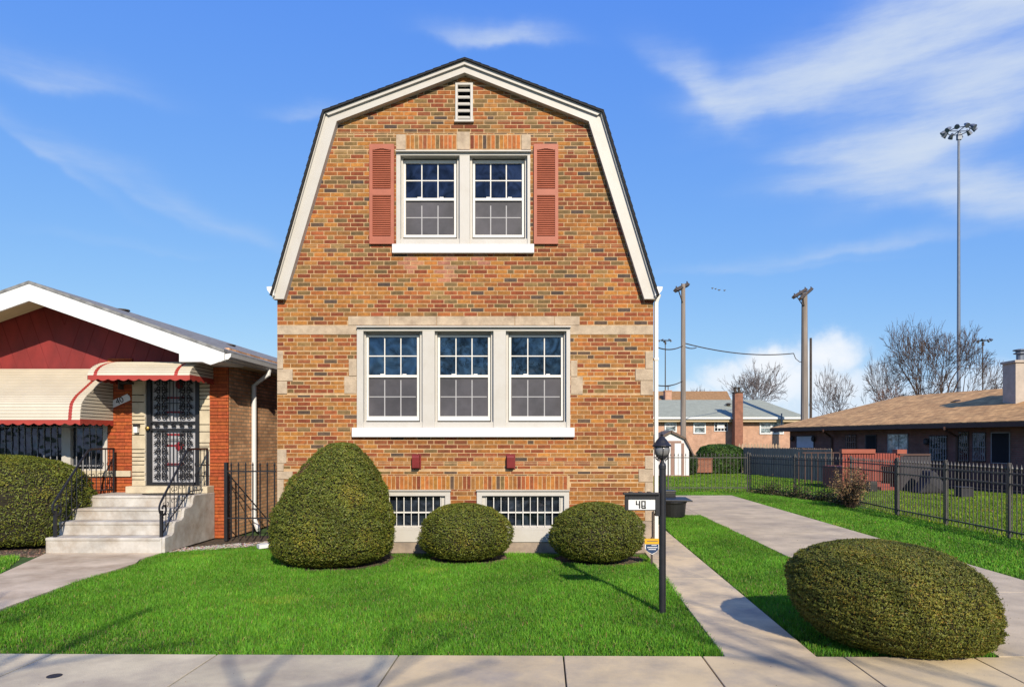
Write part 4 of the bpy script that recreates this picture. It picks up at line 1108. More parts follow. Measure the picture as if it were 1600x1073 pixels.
fence('picket_fence', 'thin dark picket fence across the end of the driveway before the shed', [(7.1,23.95),(1.6,23.95)], 1.30, (1.18,.14), .125, 2.45, 'fence_dark')
# weathered privacy fence
fr = thing('board_fence', (11.4,33.4,0), 'weathered grey wooden board fence in shade beside the long brown building', 'fence')
a = Vector((10.75,37.0)); b = Vector((12.35,29.6)); L = (b-a).length; u = (b-a)/L; m = MB(); s = 0; rr = random.Random(8)
while s < L:
    p = a+u*s; w = .135; h = 1.42+rr.uniform(-.01,.02); q = p+u*w
    m.prism([(p.x,p.y,0),(q.x,q.y,0),(q.x,q.y,h-.05),((p.x*.3+q.x*.7),(p.y*.3+q.y*.7),h),((p.x*.7+q.x*.3),(p.y*.7+q.y*.3),h),(p.x,p.y,h-.05)], (u.y*.02,-u.x*.02,0)); s += .15
m.build('boards', 'fence_wood', fr)
m = MB()
for z in (.3, 1.1): m.obox((a.x-u.y*.04, a.y+u.x*.04, z), (u.x*L,u.y*L,0), (u.y*.035,-u.x*.035,0), (0,0,.09))
m.build('rail', 'fence_wood', fr)
fr = thing('board_fence', (11.6,38.3,0), 'sunlit tan picket fence between the board fence and the far brick house', 'fence')
M('fence_tan', (.45,.33,.22), .9, .15, 4)
m = MB(); x = 10.85
while x < 13.2:
    m.prism([(x,38.3,0),(x+.11,38.3,0),(x+.11,38.3,1.5),(x+.055,38.3,1.62),(x,38.3,1.5)], (0,.02,0)); x += .17
m.build('pickets', 'fence_tan', fr)
MB().box(10.85,38.33,1.1,13.2,38.37,1.19).build('rail', 'fence_tan', fr)
# ================================================================ SHED
SDp = 34.5; sx = PX(1049, SDp)
shed = thing('garden_shed', (sx, SDp, 0), 'small white garden shed with brown trim and barn shaped roof behind the picket fence', 'shed')
def sp(px, py, d=SDp): return (PX(px, SDp), d, PZ(py, SDp))
m = MB(); m.prism([sp(1021,743), sp(1076.5,743), sp(1076.5,700), sp(1069,686), sp(1049,675), sp(1029,686), sp(1021,700)], (0,2.6,0)); m.build('wall', 'shed_white', shed)
m = MB(); RS = [(1014,710),(1028,683.5),(1049,672),(1071,683.5),(1084,710)]
for i in range(4):
    a, b = RS[i], RS[i+1]; m.prism([sp(*a,SDp-.12), sp(*b,SDp-.12), sp(b[0],b[1]+3.4,SDp-.12), sp(a[0]+(1.5 if i<2 else -1.5),a[1]+3.4,SDp-.12)], (0,2.9,0))
m.build('roof', 'shed_roof', shed)
m = MB()
for x0, x1 in ((1031,1034.5),(1048,1054),(1064.5,1069)): m.px(x0,692,x1,741.5,SDp-.03,SDp)
m.px(1034.5,688.5,1064.5,692,SDp-.03,SDp)
dr = m.build('door_frame', 'shed_brown', shed)
m = MB(); m.px(1054.2,692.2,1064.3,741.5,SDp-.018,SDp-.001); m.px(1034.7,692.2,1047.8,741.5,SDp-.018,SDp-.001); m.build('door', 'shed_white', dr)
MB().px(1019,743,1078,747,SDp-.4,SDp+2.6).build('base', 'chimney_brick', shed)
# hedges by the far house
bush('evergreen_hedge', 'dark green trimmed hedge top lit before the far brick house', PX(1125,37.5), 37.5, [(.05,.9),(.4,1.0),(1.1,1.0),(1.38,.85),(1.52,.5),(1.56,0)], 1.28, .8, 15000, .09, 71, cat='hedge', cols=((.05,.12,.015),(.03,.07,.012),(.08,.16,.02)), wts=(3,3,2), lumps=.06)
bush('small_shrub', 'small dark green shrub at the right side of the garden shed', PX(1081.5,36), 36, [(.05,.8),(.3,1),(.8,1),(1.0,.6),(1.06,0)], .30, .3, 2500, .07, 72, cols=((.04,.09,.015),(.025,.06,.01)), wts=(1,1))
m = MB(); d = 36.5
m.px(1089,717,1113,738,d,d+.6); m.px(1088,715.8,1114,717,d-.05,d+.65); tag(m.build('brick_planter', 'chimney_brick'), 'low reddish brick planter on the grass right of the shed', 'planter')
# ================================================================ FAR HOUSES
D5 = 50.0
fh = thing('ranch_house', (PX(1130,D5), D5, 0), 'single storey pink brick house with pale green shingle roof beyond the shed', 'house')
def fp(mb, x0, y0, x1, y1, yf, yb): return mb.px(x0, y0, x1, y1, yf, yb)
x0f, x1f = PX(960,D5), PX(1256,D5)
MB().box(x0f, D5, 0, x1f, D5+9, PZ(652,D5)).build('wall', 'far_brick', fh)
ez = PZ(651,D5-.5); rz = PZ(624.5, D5+4.5)
m = MB(); e0, e1 = PX(950,D5-.5), PX(1262,D5-.5); xr_ = PX(1150,D5)+3.2
pts = [(e0,D5-.5,ez),(e1,D5-.5,ez),(xr_,D5+4.5,rz),(e0,D5+4.5,rz)]
m.prism(pts, (0,0,-.1)); m.prism([(e1,D5-.5,ez),(e1,D5+9.5,ez),(xr_,D5+4.5,rz)], (0,0,-.1)); m.prism([(e0,D5+4.5,rz),(xr_,D5+4.5,rz),(e1,D5+9.5,ez),(e0,D5+9.5,ez)], (0,0,-.1))
frf = m.build('roof', 'far_roof_green', fh)
MB().box(e0, D5-.6, ez-.16, e1+.02, D5-.48, ez-.02).build('gutter', 'bright_white', fh)
MB().box(e0, D5-.46, ez-.36, e1, D5-.05, ez-.17).build('soffit', 'soffit_tan', fh)
for (a, b_, c, d_) in ((1038.5,657,1057.5,675),(1083.5,657,1103,677.5),(1187,658,1206,678),(1206.8,658,1225,678)):
    m = MB(); fp(m,a,b_,c,b_+2,D5-.06,D5+.05); fp(m,a,d_-2,c,d_,D5-.06,D5+.05); fp(m,a,b_+2,a+2,d_-2,D5-.06,D5+.05); fp(m,c-2,b_+2,c,d_-2,D5-.06,D5+.05); fp(m,a+2,(b_+d_)/2-.6,c-2,(b_+d_)/2+.6,D5-.05,D5+.05)
    w = m.build('window', 'bright_white', fh); MB().px(a+2,b_+2,c-2,d_-2,D5-.01,D5-.002).build('pane', 'glass_pale', w)
m = MB()
for k in range(5): fp(m, 1116+k*5, 656, 1117+k*5, 673.4, D5-.05, D5-.02)
for k in range(4): fp(m, 1116, 656+k*5.6, 1137, 656.8+k*5.6, D5-.055, D5-.02)
w = m.build('window', 'bright_white', fh); MB().px(1116,656,1137,673,D5-.015,D5-.003).build('pane', 'glass_dark', w)
MB().px(1120.5,662,1132,669,D5-.09,D5-.06).build('paper_notice', 'sign_white', w)
ch = MB(); cy0 = D5-1.15
ch.box(PX(1148.3,cy0), cy0, 0, PX(1161,cy0), cy0+.7, PZ(613.5,cy0)); c_ = ch.build('chimney', 'chimney_brick', fh)
m = MB(); m.box(PX(1147.3,cy0), cy0-.05, PZ(613.3,cy0), PX(1162,cy0), cy0+.75, PZ(611.8,cy0))
for q in (1151,1157): m.lathe((PX(q,cy0), cy0+.35, PZ(611.7,cy0)), [(.09,0),(.09,.28),(.16,.29),(.16,.34)], 8)
m.build('chimney_cap', 'pole_dark', c_)
m = MB(); m.lathe((PX(1138,D5+2.6), D5+2.6, ez+(rz-ez)*3.1/5), [(.15,0),(.15,.12),(.28,.14),(.1,.22)], 8); m.build('roof_vent', 'pole_dark', fh)
m = MB(); vx = PX(1222, D5-.7); m.tube([(vx, D5-.6, PZ(665,D5)), (vx, D5-.6, PZ(646,D5))], .05, 6); m.build('service_mast', 'steel', fh)
D6 = 62.0
bh = thing('ranch_house', (PX(1080,D6), D6, 0), 'tan roofed house with a pale brick chimney showing above the green roof', 'house')
MB().box(PX(940,D6), D6, 0, PX(1135,D6), D6+8, PZ(640,D6)).build('wall', 'far_brick', bh)
m = MB(); y0_ = D6-.5; zE = PZ(637,y0_); zR = PZ(611,D6+4)
m.prism([(PX(930,D6),y0_,zE),(PX(1146,D6),y0_,zE),(PX(1136,D6+4),D6+4,zR),(PX(930,D6),D6+4,zR)], (0,0,-.1)); m.prism([(PX(1146,D6),y0_,zE),(PX(1146,D6),D6+8.5,zE),(PX(1136,D6+4),D6+4,zR)], (0,0,-.1)); m.build('roof', 'far_roof_tan', bh)
m = MB(); m.px(1039.5,611,1049.5,640,D6+1,D6+2); m.px(1038.8,609.5,1050.2,611,D6+.95,D6+2.05); c_ = m.build('chimney', 'far_brick', bh)
m = MB(); cx_ = PX(1044,D6+1.5); zz = PZ(609.4,D6+1.5); m.tube([(cx_,D6+1.5,zz),(cx_,D6+1.5,zz+.35)], .04, 5); m.obox((cx_-.2,D6+1.48,zz+.3),(.42,0,.06),(0,.05,0),(0,0,.07)); m.build('chimney_cap', 'pole_dark', c_)
# ================================================================ LONG RANCH BUILDING AT RIGHT
A = Vector((PX(1204,36), 36, 0)); zE = PZ(668, 36)
B = Vector((PX(1600,22.9), 22.9, 0)); t = (B-A).normalized(); n_in = Vector((-t.y, t.x, 0))
if n_in.x < 0: n_in = -n_in
n_out = -n_in
B2 = A+t*(B-A).length*1.35
RB_ = thing('ranch_building', (B.x+3, B.y+3, 0), 'long low purple brown brick building with orange brown shingle roof at right', 'building')
WA = A+n_in*.62+t*.75; WB = B2+n_in*.62
def onwall(px, off=0.0):
    """point of the wall plane seen at image column px"""
    k = (px-VX)/F; P0 = WA+n_out*off
    s = (k*P0.y-P0.x)/(t.x-k*t.y); return P0+t*s
def wbox(mb, p0, y0, p1, y1, off, th):
    a = onwall(p0, off); b = onwall(p1, off); my = (a.y+b.y)/2
    z1_, z0_ = PZ(y0, my), PZ(y1, my)
    e = b-a
    mb.obox((a.x, a.y, z0_), (e.x, e.y, 0), tuple(n_in*th), (0,0,z1_-z0_)); return mb
m = MB(); e = WB-WA
m.obox((WA.x,WA.y,0), (e.x,e.y,0), tuple(n_in*7.5), (0,0,zE-.12)); m.build('wall', 'ranch_brick', RB_)
# roof
dC = 33.9; Cc = Vector((PX(1407,dC), dC, PZ(619,dC))); dD = Cc.z
dD_ = (Cc.z-H)*F/(VY-603); Dd = Vector((PX(1567,dD_), dD_, Cc.z)); D2 = Cc+Vector((t.x,t.y,0))*14
m = MB(); th = (0,0,-.08)
Az = Vector((A.x,A.y,zE)); B2z = Vector((B2.x,B2.y,zE))
far = Az+n_in*10.2; farB = B2z+n_in*10.2
m.prism([tuple(Az), tuple(B2z), tuple(Cc)], th); m.prism([tuple(B2z), tuple(D2), tuple(Cc)], th); m.prism([tuple(Az), tuple(Cc), tuple(far)], th); m.prism([tuple(Cc), tuple(D2), tuple(farB)], th); m.prism([tuple(Cc), tuple(farB), tuple(far)], th)
m.build('roof', 'ranch_shingle', RB_, origin=(0,0,0)) if False else m.build('roof', 'ranch_shingle', RB_)
m = MB(); e2 = B2z-Az
m.obox((A.x+n_out.x*.02, A.y+n_out.y*.02, zE-.20), (e2.x,e2.y,0), tuple(n_in*.09), (0,0,.17)); e3 = far-Az
m.obox((A.x, A.y, zE-.20), (e3.x,e3.y,0), tuple(t*.08), (0,0,.17)); m.build('fascia', 'ranch_fascia', RB_)
m = MB(); m.obox((A.x+n_in.x*.1, A.y+n_in.y*.1, zE-.19), (e2.x,e2.y,0), tuple(n_in*.5), (0,0,.05)); m.build('soffit', 'ranch_fascia', RB_)
for p0, p1, yt, yb in ((1286,1299,674,702),(1475,1495,663,735)):
    m = MB(); a = onwall(p1, .06); e_ = onwall(p0, .66)
    m.tube([(e_.x,e_.y,zE-.15),(e_.x,e_.y,zE-.24),(a.x,a.y,zE-.52),(a.x,a.y,.1)], .05, 6); m.build('downspout', 'ranch_fascia', RB_)
def rwin(p0, y0, p1, y1, nm, fm, gm, bars=0, barm='bar_grey', split=None):
    m = MB(); wbox(m, p0, y0, p1, y1, .03, .06); w = m.build(nm, fm, RB_)
    f = .12*(p1-p0)/2
    m = MB()
    if split:
        wbox(m, p0+1.2, y0+1.5, split-.8, y1-1.5, .04, .008); wbox(m, split+.8, y0+1.5, p1-1.2, y1-1.5, .04, .008)
    else: wbox(m, p0+1.4, y0+1.5, p1-1.4, y1-1.5, .04, .008)
    m.build('pane', gm, w)
    if bars:
        m = MB()
        for k in range(bars):
            x = p0+1.5+(p1-p0-3)*k/(bars-1); wbox(m, x-.3, y0+1, x+.3, y1-1, .09, .02)
        for y in (y0+3, (y0+y1)/2, y1-3): wbox(m, p0, y-.35, p1, y+.35, .11, .015)
        m.build('security_bars', barm, w)
    return w
M('window_dark', (.04,.035,.045), .6, .1)
M('garage_white', (.60,.62,.70), .6, .1)
rwin(1243.5, 680, 1272, 700.5, 'window', 'window_dark', 'garage_white')
rwin(1321, 678.5, 1337, 702, 'window', 'window_dark', 'glass_dark', 5, 'shed_brown')
rwin(1352, 679, 1369, 720, 'door', 'window_dark', 'interior')
rwin(1386.5, 677.5, 1418.5, 714, 'window', 'bar_grey', 'glass_pale', split=1404)
rwin(1451.5, 680, 1479, 721, 'window', 'window_dark', 'glass_dark', 7)
rwin(1497, 674, 1513, 722, 'window', 'window_dark', 'glass_dark', 5, 'pole_wood')
rwin(1519, 675, 1539.5, 721, 'window', 'window_dark', 'glass_dark', 7)
rwin(1548, 675, 1577.5, 724, 'door', 'bar_grey', 'interior')
for px_, py_ in ((1237,685),(1270.5,685.5),(1447,690)):
    a = onwall(px_, .1); z = PZ(py_, a.y); MB().lathe((a.x,a.y,z-.12), [(.05,0),(.1,.06),(.1,.2),(.03,.26)], 8).build('wall_lamp', 'window_dark', RB_)
# chimney of the building
cd = 25.5; cx0, cx1 = PX(1587,cd), PX(1640,cd)
m = MB(); m.box(cx0, cd, 2.3, cx1, cd+.72, PZ(566,cd)); cb = m.build('chimney', 'chimney_stone', RB_)
MB().box(cx0-.06, cd-.06, PZ(566,cd), cx1+.06, cd+.78, PZ(562.5,cd)).build('chimney_cap', 'chimney_stone', cb)
m = MB(); m.lathe((PX(1594,cd+.36), cd+.36, PZ(562.5,cd+.3)), [(.13,0),(.13,.22),(.22,.24),(.22,.27),(.15,.28),(.15,.34),(.24,.36),(.24,.39),(.1,.42)], 12); m.build('flue', 'steel', cb)
m = MB(); m.lathe((PX(1496,29), 29, PZ(631,29)-.02), [(.2,0),(.2,.1),(.26,.12),(.08,.2)], 8); m.build('roof_vent', 'pole_dark', RB_)
# ---------------------------------------------------------------- red porch and things in the yard
pd = 25.2
M('cap_red', (.36,.095,.055), .7, .1)
pr = thing('red_porch', (PX(1368,pd), pd, 0), 'red painted slatted porch with steps before the long brown building', 'porch')
m = MB(); px0, px1 = PX(1316.5,pd), PX(1398,pd)
x = px0
while x < PX(1405,pd): m.box(x, pd, .30, x+.075, pd+.04, PZ(708,pd)); x += .098
m.build('slats', 'deck_red', pr)
MB().px(1315.5,701.5,1368,708,pd-.06,pd+.16).build('cap_rail', 'cap_red', pr); MB().px(1402,702,1417,709,pd-.06,pd+.3).build('cap_rail', 'cap_red', pr)
m = MB(); m.box(PX(1351,pd-.1), pd-.34, 0, PX(1397,pd-.1), pd-.02, .22); m.box(PX(1372,pd-.5), pd-.72, 0, PX(1397,pd-.5), pd-.345, .12); m.box(PX(1405,pd), pd+.02, 0, PX(1408,pd)+.1, pd+2, PZ(709,pd)); m.build('step', 'deck_red', pr)
MB().box(px0, pd+.06, 0, PX(1405,pd), pd+1.8, .80).build('deck', 'deck_red', pr)
m = MB(); a0 = PX(1243,29.0); m.box(a0, 28.2, PZ(701,28.2)-.025, PX(1292,28.2), 28.25, PZ(701,28.2)); m.box(a0, 28.22, PZ(706.5,28.2)-.03, PX(1315,28.2), 28.27, PZ(706.5,28.2)+.005)
for q in (1248,1258,1268,1278,1290,1302,1312): m.box(PX(q,28.2), 28.23, 0, PX(q,28.2)+.035, 28.26, PZ(706,28.2))
tag(m.build('porch_rail', 'ranch_fascia'), 'low red painted rail with thin posts left of the slatted porch', 'railing')
dk = thing('dark_filler_panel', (PX(1425,24.4), 24.4, 0), 'added black slatted panel filling the dark shaded area right of the red porch', 'screen')
m = MB(); x = PX(1407,24.4)  # dark panel added to stand in for the shaded area by the porch
while x < PX(1452,24.4): m.box(x, 24.4, .0, x+.11, 24.43, PZ(712,24.4)); x += .12
m.build('slats', 'window_dark', dk); MB().box(PX(1405,24.4), 24.36, PZ(710.5,24.4)-.02, PX(1453,24.4), 24.46, PZ(708.5,24.4)).build('rail', 'ranch_fascia', dk)
m = MB(); cxx = PX(1459,23.0)
m.prism([(cxx-.5,23.0,0),(cxx+.4,23.0,0),(cxx+.37,23.0,.35),(cxx+.12,23.05,.74),(cxx-.03,23.1,.76),(cxx-.2,23.0,.4)], (.15,.9,.0)); tag(m.build('covered_grill', 'tarp_shaded', bevel=.08), 'blue grey covered heap darkened to look shaded behind the iron fence', 'cover')
m = MB(); cxx = PX(1512,21.6); m.box(cxx-.20, 21.6, 0, cxx+.18, 22.0, .28); m.box(cxx-.22, 21.57, .28, cxx+.20, 22.02, .32); tag(m.build('storage_box', 'tarp_shaded', bevel=.02), 'low grey box against the wall darkened to look shaded right of the covered heap', 'box')
m = MB()
e4 = onwall(1640,.02)-onwall(1420,.02); p4 = onwall(1420,.02)
m.obox((p4.x,p4.y,0), (e4.x,e4.y,0), tuple(n_out*.9), (0,0,.10)); m.build('patio_edge', 'window_dark', RB_)
m = MB(); p5 = onwall(1420,.75); e5 = onwall(1640,.75)-p5; L5 = e5.length; uu = e5/L5; s = 0
while s < L5: q = p5+uu*s; m.box(q.x-.012,q.y-.012,.1,q.x+.012,q.y+.012,.80); s += .13
m.obox((p5.x,p5.y,.80), (e5.x,e5.y,0), tuple(n_out*.04), (0,0,.05)); tag(m.build('porch_railing', 'iron'), 'black metal porch railing along the shaded wall of the long building', 'railing')
m = MB(); bx = PX(1357,24.0); m.box(bx,23.9,0,bx+.28,24.2,.30); m.box(bx+.02,23.88,.30,bx+.26,24.2,.36); tag(m.build('black_box', 'black_plastic', bevel=.02), 'small black box on the grass before the red porch steps', 'box')
# dry shrub at the fence (bare twigs and withered leaves)
q = np.random.default_rng(77); ds = thing('dry_shrub', (8.4,18.6,0), 'dry brown leafy shrub growing through the iron fence', 'shrub')
m = MB(); tips = []
for i in range(150):
    a = q.uniform(0,6.28); r0 = q.uniform(0,.12); l = q.uniform(.4,1.12); sp_ = q.uniform(.05,.5)
    p0 = Vector((8.15+r0*math.cos(a), 18.3+r0*math.sin(a), 0)); p1 = p0+Vector((math.cos(a)*sp_*.5, math.sin(a)*sp_*.5, l*.55)); p2 = p0+Vector((math.cos(a)*sp_, math.sin(a)*sp_, l))
    m.tube([p0,p1,p2], [.009,.006,.003], 3, False); tips += [(p1,p2)]
m.build('twigs', 'twig', ds)
n = 5200; ti = q.integers(0, len(tips), n); P1 = np.array([tips[i][0] for i in ti]); P2 = np.array([tips[i][1] for i in ti]); u_ = q.uniform(-.7,1.05,(n,1))
pp = P1+(P2-P1)*u_+q.normal(0,.035,(n,3)); pp[:,2] = np.abs(pp[:,2]); d1 = q.normal(0,1,(n,3)); d1 /= np.linalg.norm(d1,axis=1)[:,None]; d2 = np.cross(d1,q.normal(0,1,(n,3))); d2 /= np.linalg.norm(d2,axis=1)[:,None]
sz = q.uniform(.012,.026,(n,1)); v = np.stack([pp-d1*sz,pp+d2*sz*.5,pp+d1*sz,pp-d2*sz*.5],1).reshape(-1,3)
cc = np.array([(.36,.20,.08),(.26,.14,.06),(.18,.11,.055),(.14,.13,.04),(.45,.30,.15)])[q.integers(0,5,n)]*q.uniform(.7,1.3,(n,1))
npmesh('leaves', v, np.arange(n*4).reshape(-1,4), 'dry_leaf', ds, (8.15,18.3,0), cols=cc, k=4)
# creeping vine at the foot of the fence
n = 9000; s = q.uniform(0,1,n); fx = np.interp(s,[0,.35,1],[8.47,8.58,7.3]); fy = np.interp(s,[0,.35,1],[18.9,19.5,23.6]); pp = np.stack([fx+q.normal(-.03,.15,n), fy+q.normal(0,.15,n), np.abs(q.normal(0,.13,n))*(1+.8*np.sin(s*31))],1)
d1 = q.normal(0,1,(n,3)); d1 /= np.linalg.norm(d1,axis=1)[:,None]; d2 = np.cross(d1,q.normal(0,1,(n,3))); d2 /= np.linalg.norm(d2,axis=1)[:,None]; sz = q.uniform(.015,.035,(n,1))
v = np.stack([pp-d1*sz,pp+d2*sz*.6,pp+d1*sz,pp-d2*sz*.6],1).reshape(-1,3); cc = np.array([(.06,.08,.02),(.04,.055,.02),(.13,.09,.045)])[q.integers(0,3,n)]*q.uniform(.7,1.3,(n,1))
tag(npmesh('ground_vine', v, np.arange(n*4).reshape(-1,4), 'leaf', None, (8.2,21,0), cols=cc, k=4), 'low tangled vine along the foot of the rear iron fence', 'vine', kind='stuff')
# ================================================================ POLES, MASTS, WIRES
def pole(px, top, d, r0, r1, label, mat='pole_wood', arms=(), cat='utility pole'):
    X = PX(px, d); zt = PZ(top, d); p = thing('utility_pole', (X, d, 0), label, cat)
    MB().tube([(X,d,0),(X,d,zt*.5),(X,d,zt)], [r0,(r0+r1)/2,r1], 12).build('shaft', mat, p)
    for (xa, ya, xb, yb, dd) in arms:
        a = Vector((PX(xa,d-dd), d-dd, PZ(ya,d-dd))); b = Vector((PX(xb,d+dd), d+dd, PZ(yb,d+dd)))
        m = MB(); m.tube([a,b], .13, 4); m.tube([a.lerp(b,.22), (X,d,a.lerp(b,.5).z-1.0)], .035, 4); m.build('crossarm', 'pole_dark', p)
        m = MB()
        for u_ in (.08,.5,.92): c_ = a.lerp(b,u_); m.lathe((c_.x,c_.y,c_.z+.1), [(.02,0),(.045,.03),(.03,.06),(.045,.09),(.02,.13)], 6)
        m.build('insulator', 'pole_dark', p)
    return p
pole(1067.5, 444, 40, .17, .12, 'pale grey wooden utility pole with one short crossarm beyond the garden shed', arms=[(1055,454,1075,444.5,1.2)])
pole(1257, 458, 47, .27, .19, 'stout brown wooden utility pole with two crossarms behind the long building', arms=[(1239.5,464.5,1259.5,452.5,1.2),(1250,467,1268.5,451.5,1.3)])
pole(1266.8, 528, 60, .12, .10, 'thin dark pole with no crossarm just right of the stout utility pole', 'pole_dark')
def wire(name, pts, label, r=.022, extra=()):
    m = MB(); m.tube(pts, r, 4)
    for p in extra: m.lathe(p, [(.03,-.1),(.1,-.05),(.1,.05),(.03,.1)], 6, 2.2, 1)
    return tag(m.build(name, 'pole_dark'), label, 'wire')
def catenary(a, b, sag, n=16): return [tuple(Vector(a).lerp(Vector(b), i/n)-Vector((0,0,sag*4*(i/n)*(1-i/n)))) for i in range(n+1)]
def W(px, py, d): return (PX(px,d), d, PZ(py,d))
wire('power_line', catenary(W(1069,536,40), W(1240,552,47), .32)+[W(1243,560,47), W(1249,565,47), W(1255,566,47)], 'thick sagging black cable between the grey pole and the stout pole', .032)
wire('power_line', catenary(W(1028,543,34), W(1067,540,40), .15)+catenary(W(1067,540,40), W(1088,543,46), .1), 'thin wire loop crossing behind the grey utility pole', .03)
wire('power_line', catenary(W(1028,602,34), W(1067,595,40), .12), 'lower service wire reaching the grey pole from the left', .028)
m = MB()
for px_, py_, w_ in ((1113.5,450.2,.075),(1118.5,451.2,.07),(1124,453,.10),(1132.5,453.6,.08)):
    X, Y, Z = W(px_,py_,44); m.prism([(X-w_,Y,Z+.02),(X-w_*.4,Y,Z-.02),(X,Y,Z-.04),(X+w_*.4,Y,Z-.02),(X+w_,Y,Z+.03),(X,Y,Z+.035)], (0,.08,0))
    b_ = m.build('bird', 'iron'); tag(b_, 'tiny dark bird gliding in the sky between the two utility poles', 'bird', 'birds gliding between the utility poles'); m = MB()
def mast(px, top, d, r, label, size, heads=6):
    X = PX(px,d); zt = PZ(top,d); p = thing('light_mast', (X,d,0), label, 'light mast')
    MB().tube([(X,d,0),(X,d,zt)], [r*1.5,r*.8], 10).build('shaft', 'steel' if size > 1 else 'pole_dark', p)
    m = MB(); m.tube([(X+size*math.cos(a),d+size*math.sin(a),zt) for a in [2*math.pi*i/12 for i in range(13)]], r*.35, 4)
    m.tube([(X-size,d,zt),(X+size,d,zt)], r*.35, 4); m.tube([(X,d-size,zt),(X,d+size,zt)], r*.35, 4); m.box(X-r*1.2,d-r*1.2,zt-size*.9,X+r*1.8,d+r*1.2,zt-size*.3); m.build('ring', 'steel' if size > 1 else 'pole_dark', p)
    for k in range(heads):
        a = 2*math.pi*k/heads+.3; c_ = Vector((X+size*1.15*math.cos(a), d+size*1.15*math.sin(a), zt)); o_ = Vector((math.cos(a),math.sin(a),-.35))
        q1 = MB(); q1.tube([c_-o_*size*.1+Vector((0,0,size*.2)), c_+o_*size*.18+Vector((0,0,size*.12)), c_+o_*size*.38], [size*.10,size*.2,size*.26], 8); q1.build('floodlight', 'steel', p)
    return p
mast(1498, 205, 85, .17, 'very tall steel light mast with a ring of floodlights rising over the long building', 1.2, 10)
mast(1039.5, 532, 95, .07, 'distant thin light mast just right of the brick house', .6, 5)
mast(1535.5, 532, 120, .10, 'distant light mast right of the tall mast above the orange brown roof', .95, 5)
# ================================================================ BARE TREES
def tree(label, x, y, h, seed, spread=.5, trunk=.16, levels=6, mat='twig', stems=1, lean=0, minr=.02, dens=1.0, up=.10, group=None, kidl=(.62,.86), fit=None):
    q = random.Random(seed); root = thing('bare_tree', (x,y,0), label, 'tree', group)
    tr = MB(); br = MB()
    def grow(p, d, L, r, lv):
        pts = [p]; dd = d.copy(); n = 3 if lv > 2 else 2
        for i in range(n):
            dd = (dd+Vector((q.gauss(0,.17),q.gauss(0,.17),q.gauss(0,.10)+up*.12))).normalized(); pts.append(pts[-1]+dd*L/n)
        r2 = max(r*.62, minr*.6); rs = [r+(r2-r)*i/n for i in range(n+1)]
        (tr if lv >= levels-1 else br).tube(pts, rs, 6 if lv > 3 else (4 if lv > 1 else 3), False)
        if lv == 0: return
        k = q.choice((2,2,3)) if lv > 1 else q.choice((2,3))
        k = max(2, round(k*dens))
        base = q.uniform(0,6.28)
        for i in range(k):
            a = base+6.28*i/k+q.gauss(0,.3); s = q.uniform(.5,1.25)*spread*(1 if i else .55)
            o = dd.orthogonal().normalized(); o.rotate(Matrix.Rotation(a, 3, dd))
            nd = (dd+o*math.tan(min(1.2,s))).normalized(); nd.z += up*q.uniform(.2,1); nd.normalize()
            at_ = pts[-1] if i == 0 or q.random() < .5 else pts[-2].lerp(pts[-1], q.uniform(.2,.9))
            grow(at_, nd, L*q.uniform(*kidl), max(r2*(.95 if i == 0 else .75), minr), lv-1)
    for s in range(stems):
        a = 6.28*s/stems+q.random(); d = Vector((math.cos(a)*(.55 if stems > 1 else .03)+lean, math.sin(a)*(.3 if stems > 1 else .03), 1)).normalized()
        grow(Vector((x,y,-.05)), d, h*.27, trunk, levels)
    if fit:
        V = np.array(tr.v+br.v); a0, a1, pyt, dd_ = fit; X0_, X1_ = PX(a0,dd_), PX(a1,dd_); top_ = PZ(pyt,dd_); lo_, hi_ = np.percentile(V[:,0],1), np.percentile(V[:,0],99)
        k_ = (X1_-X0_)/(hi_-lo_); kz = top_/V[:,2].max()
        for b_ in (tr, br): b_.v = [(X0_+(p[0]-lo_)*k_, y+(p[1]-y)*k_, p[2]*kz) for p in b_.v]
    tr.build('trunk', mat, root)
    if br.v: br.build('crown', mat, root)
    return root
def T(px, d): return PX(px,d), d
M('twig_red', (.16,.085,.06), .95, .2, 3)
def ftree(label, d, px0, px1, pyt, seed, spread, trunk, levels, mat, stems, minr, **k):
    h = (PZ(pyt,d))/1.2; return tree(label, PX((px0+px1)/2,d), d, h, seed, spread, trunk, levels, mat, stems, minr=minr, fit=(px0,px1,pyt,d), **k)
ftree('bare grey tree rising behind the green roof between the two utility poles', 68, 1130, 1233, 562, 5, .55, .16, 7, 'twig_grey', 3, .018, kidl=(.70,.92))
ftree('slim bare sapling just right of the stout utility pole', 66, 1268, 1300, 560, 12, .35, .07, 5, 'twig_grey', 1, .018)
ftree('rounded bare grey tree above the left end of the orange brown roof', 66, 1300, 1412, 552, 8, .60, .16, 7, 'twig_grey', 3, .021, kidl=(.70,.92))
ftree('open bare tree with forked limbs left of the tall light mast', 58, 1368, 1468, 503, 15, .45, .24, 7, 'twig', 2, .021, kidl=(.74,.95))
ftree('largest bare tree directly behind the tall light mast', 60, 1400, 1550, 486, 24, .58, .42, 8, 'twig', 3, .021, kidl=(.72,.90))
ftree('low reddish brown twiggy tree at the ridge of the orange brown roof', 54, 1362, 1432, 592, 31, .7, .08, 7, 'twig_red', 3, .016)
ftree('low bare tree between the large tree and the stone chimney', 62, 1490, 1575, 582, 37, .7, .10, 7, 'twig_grey', 3, .017)
ftree('faint far bare tree left of the rounded grey tree', 82, 1275, 1335, 578, 41, .6, .12, 6, 'twig_grey', 3, .02)
ftree('faint far bare tree above the tan roofed house', 90, 1070, 1118, 600, 43, .6, .12, 6, 'twig_grey', 2, .022)
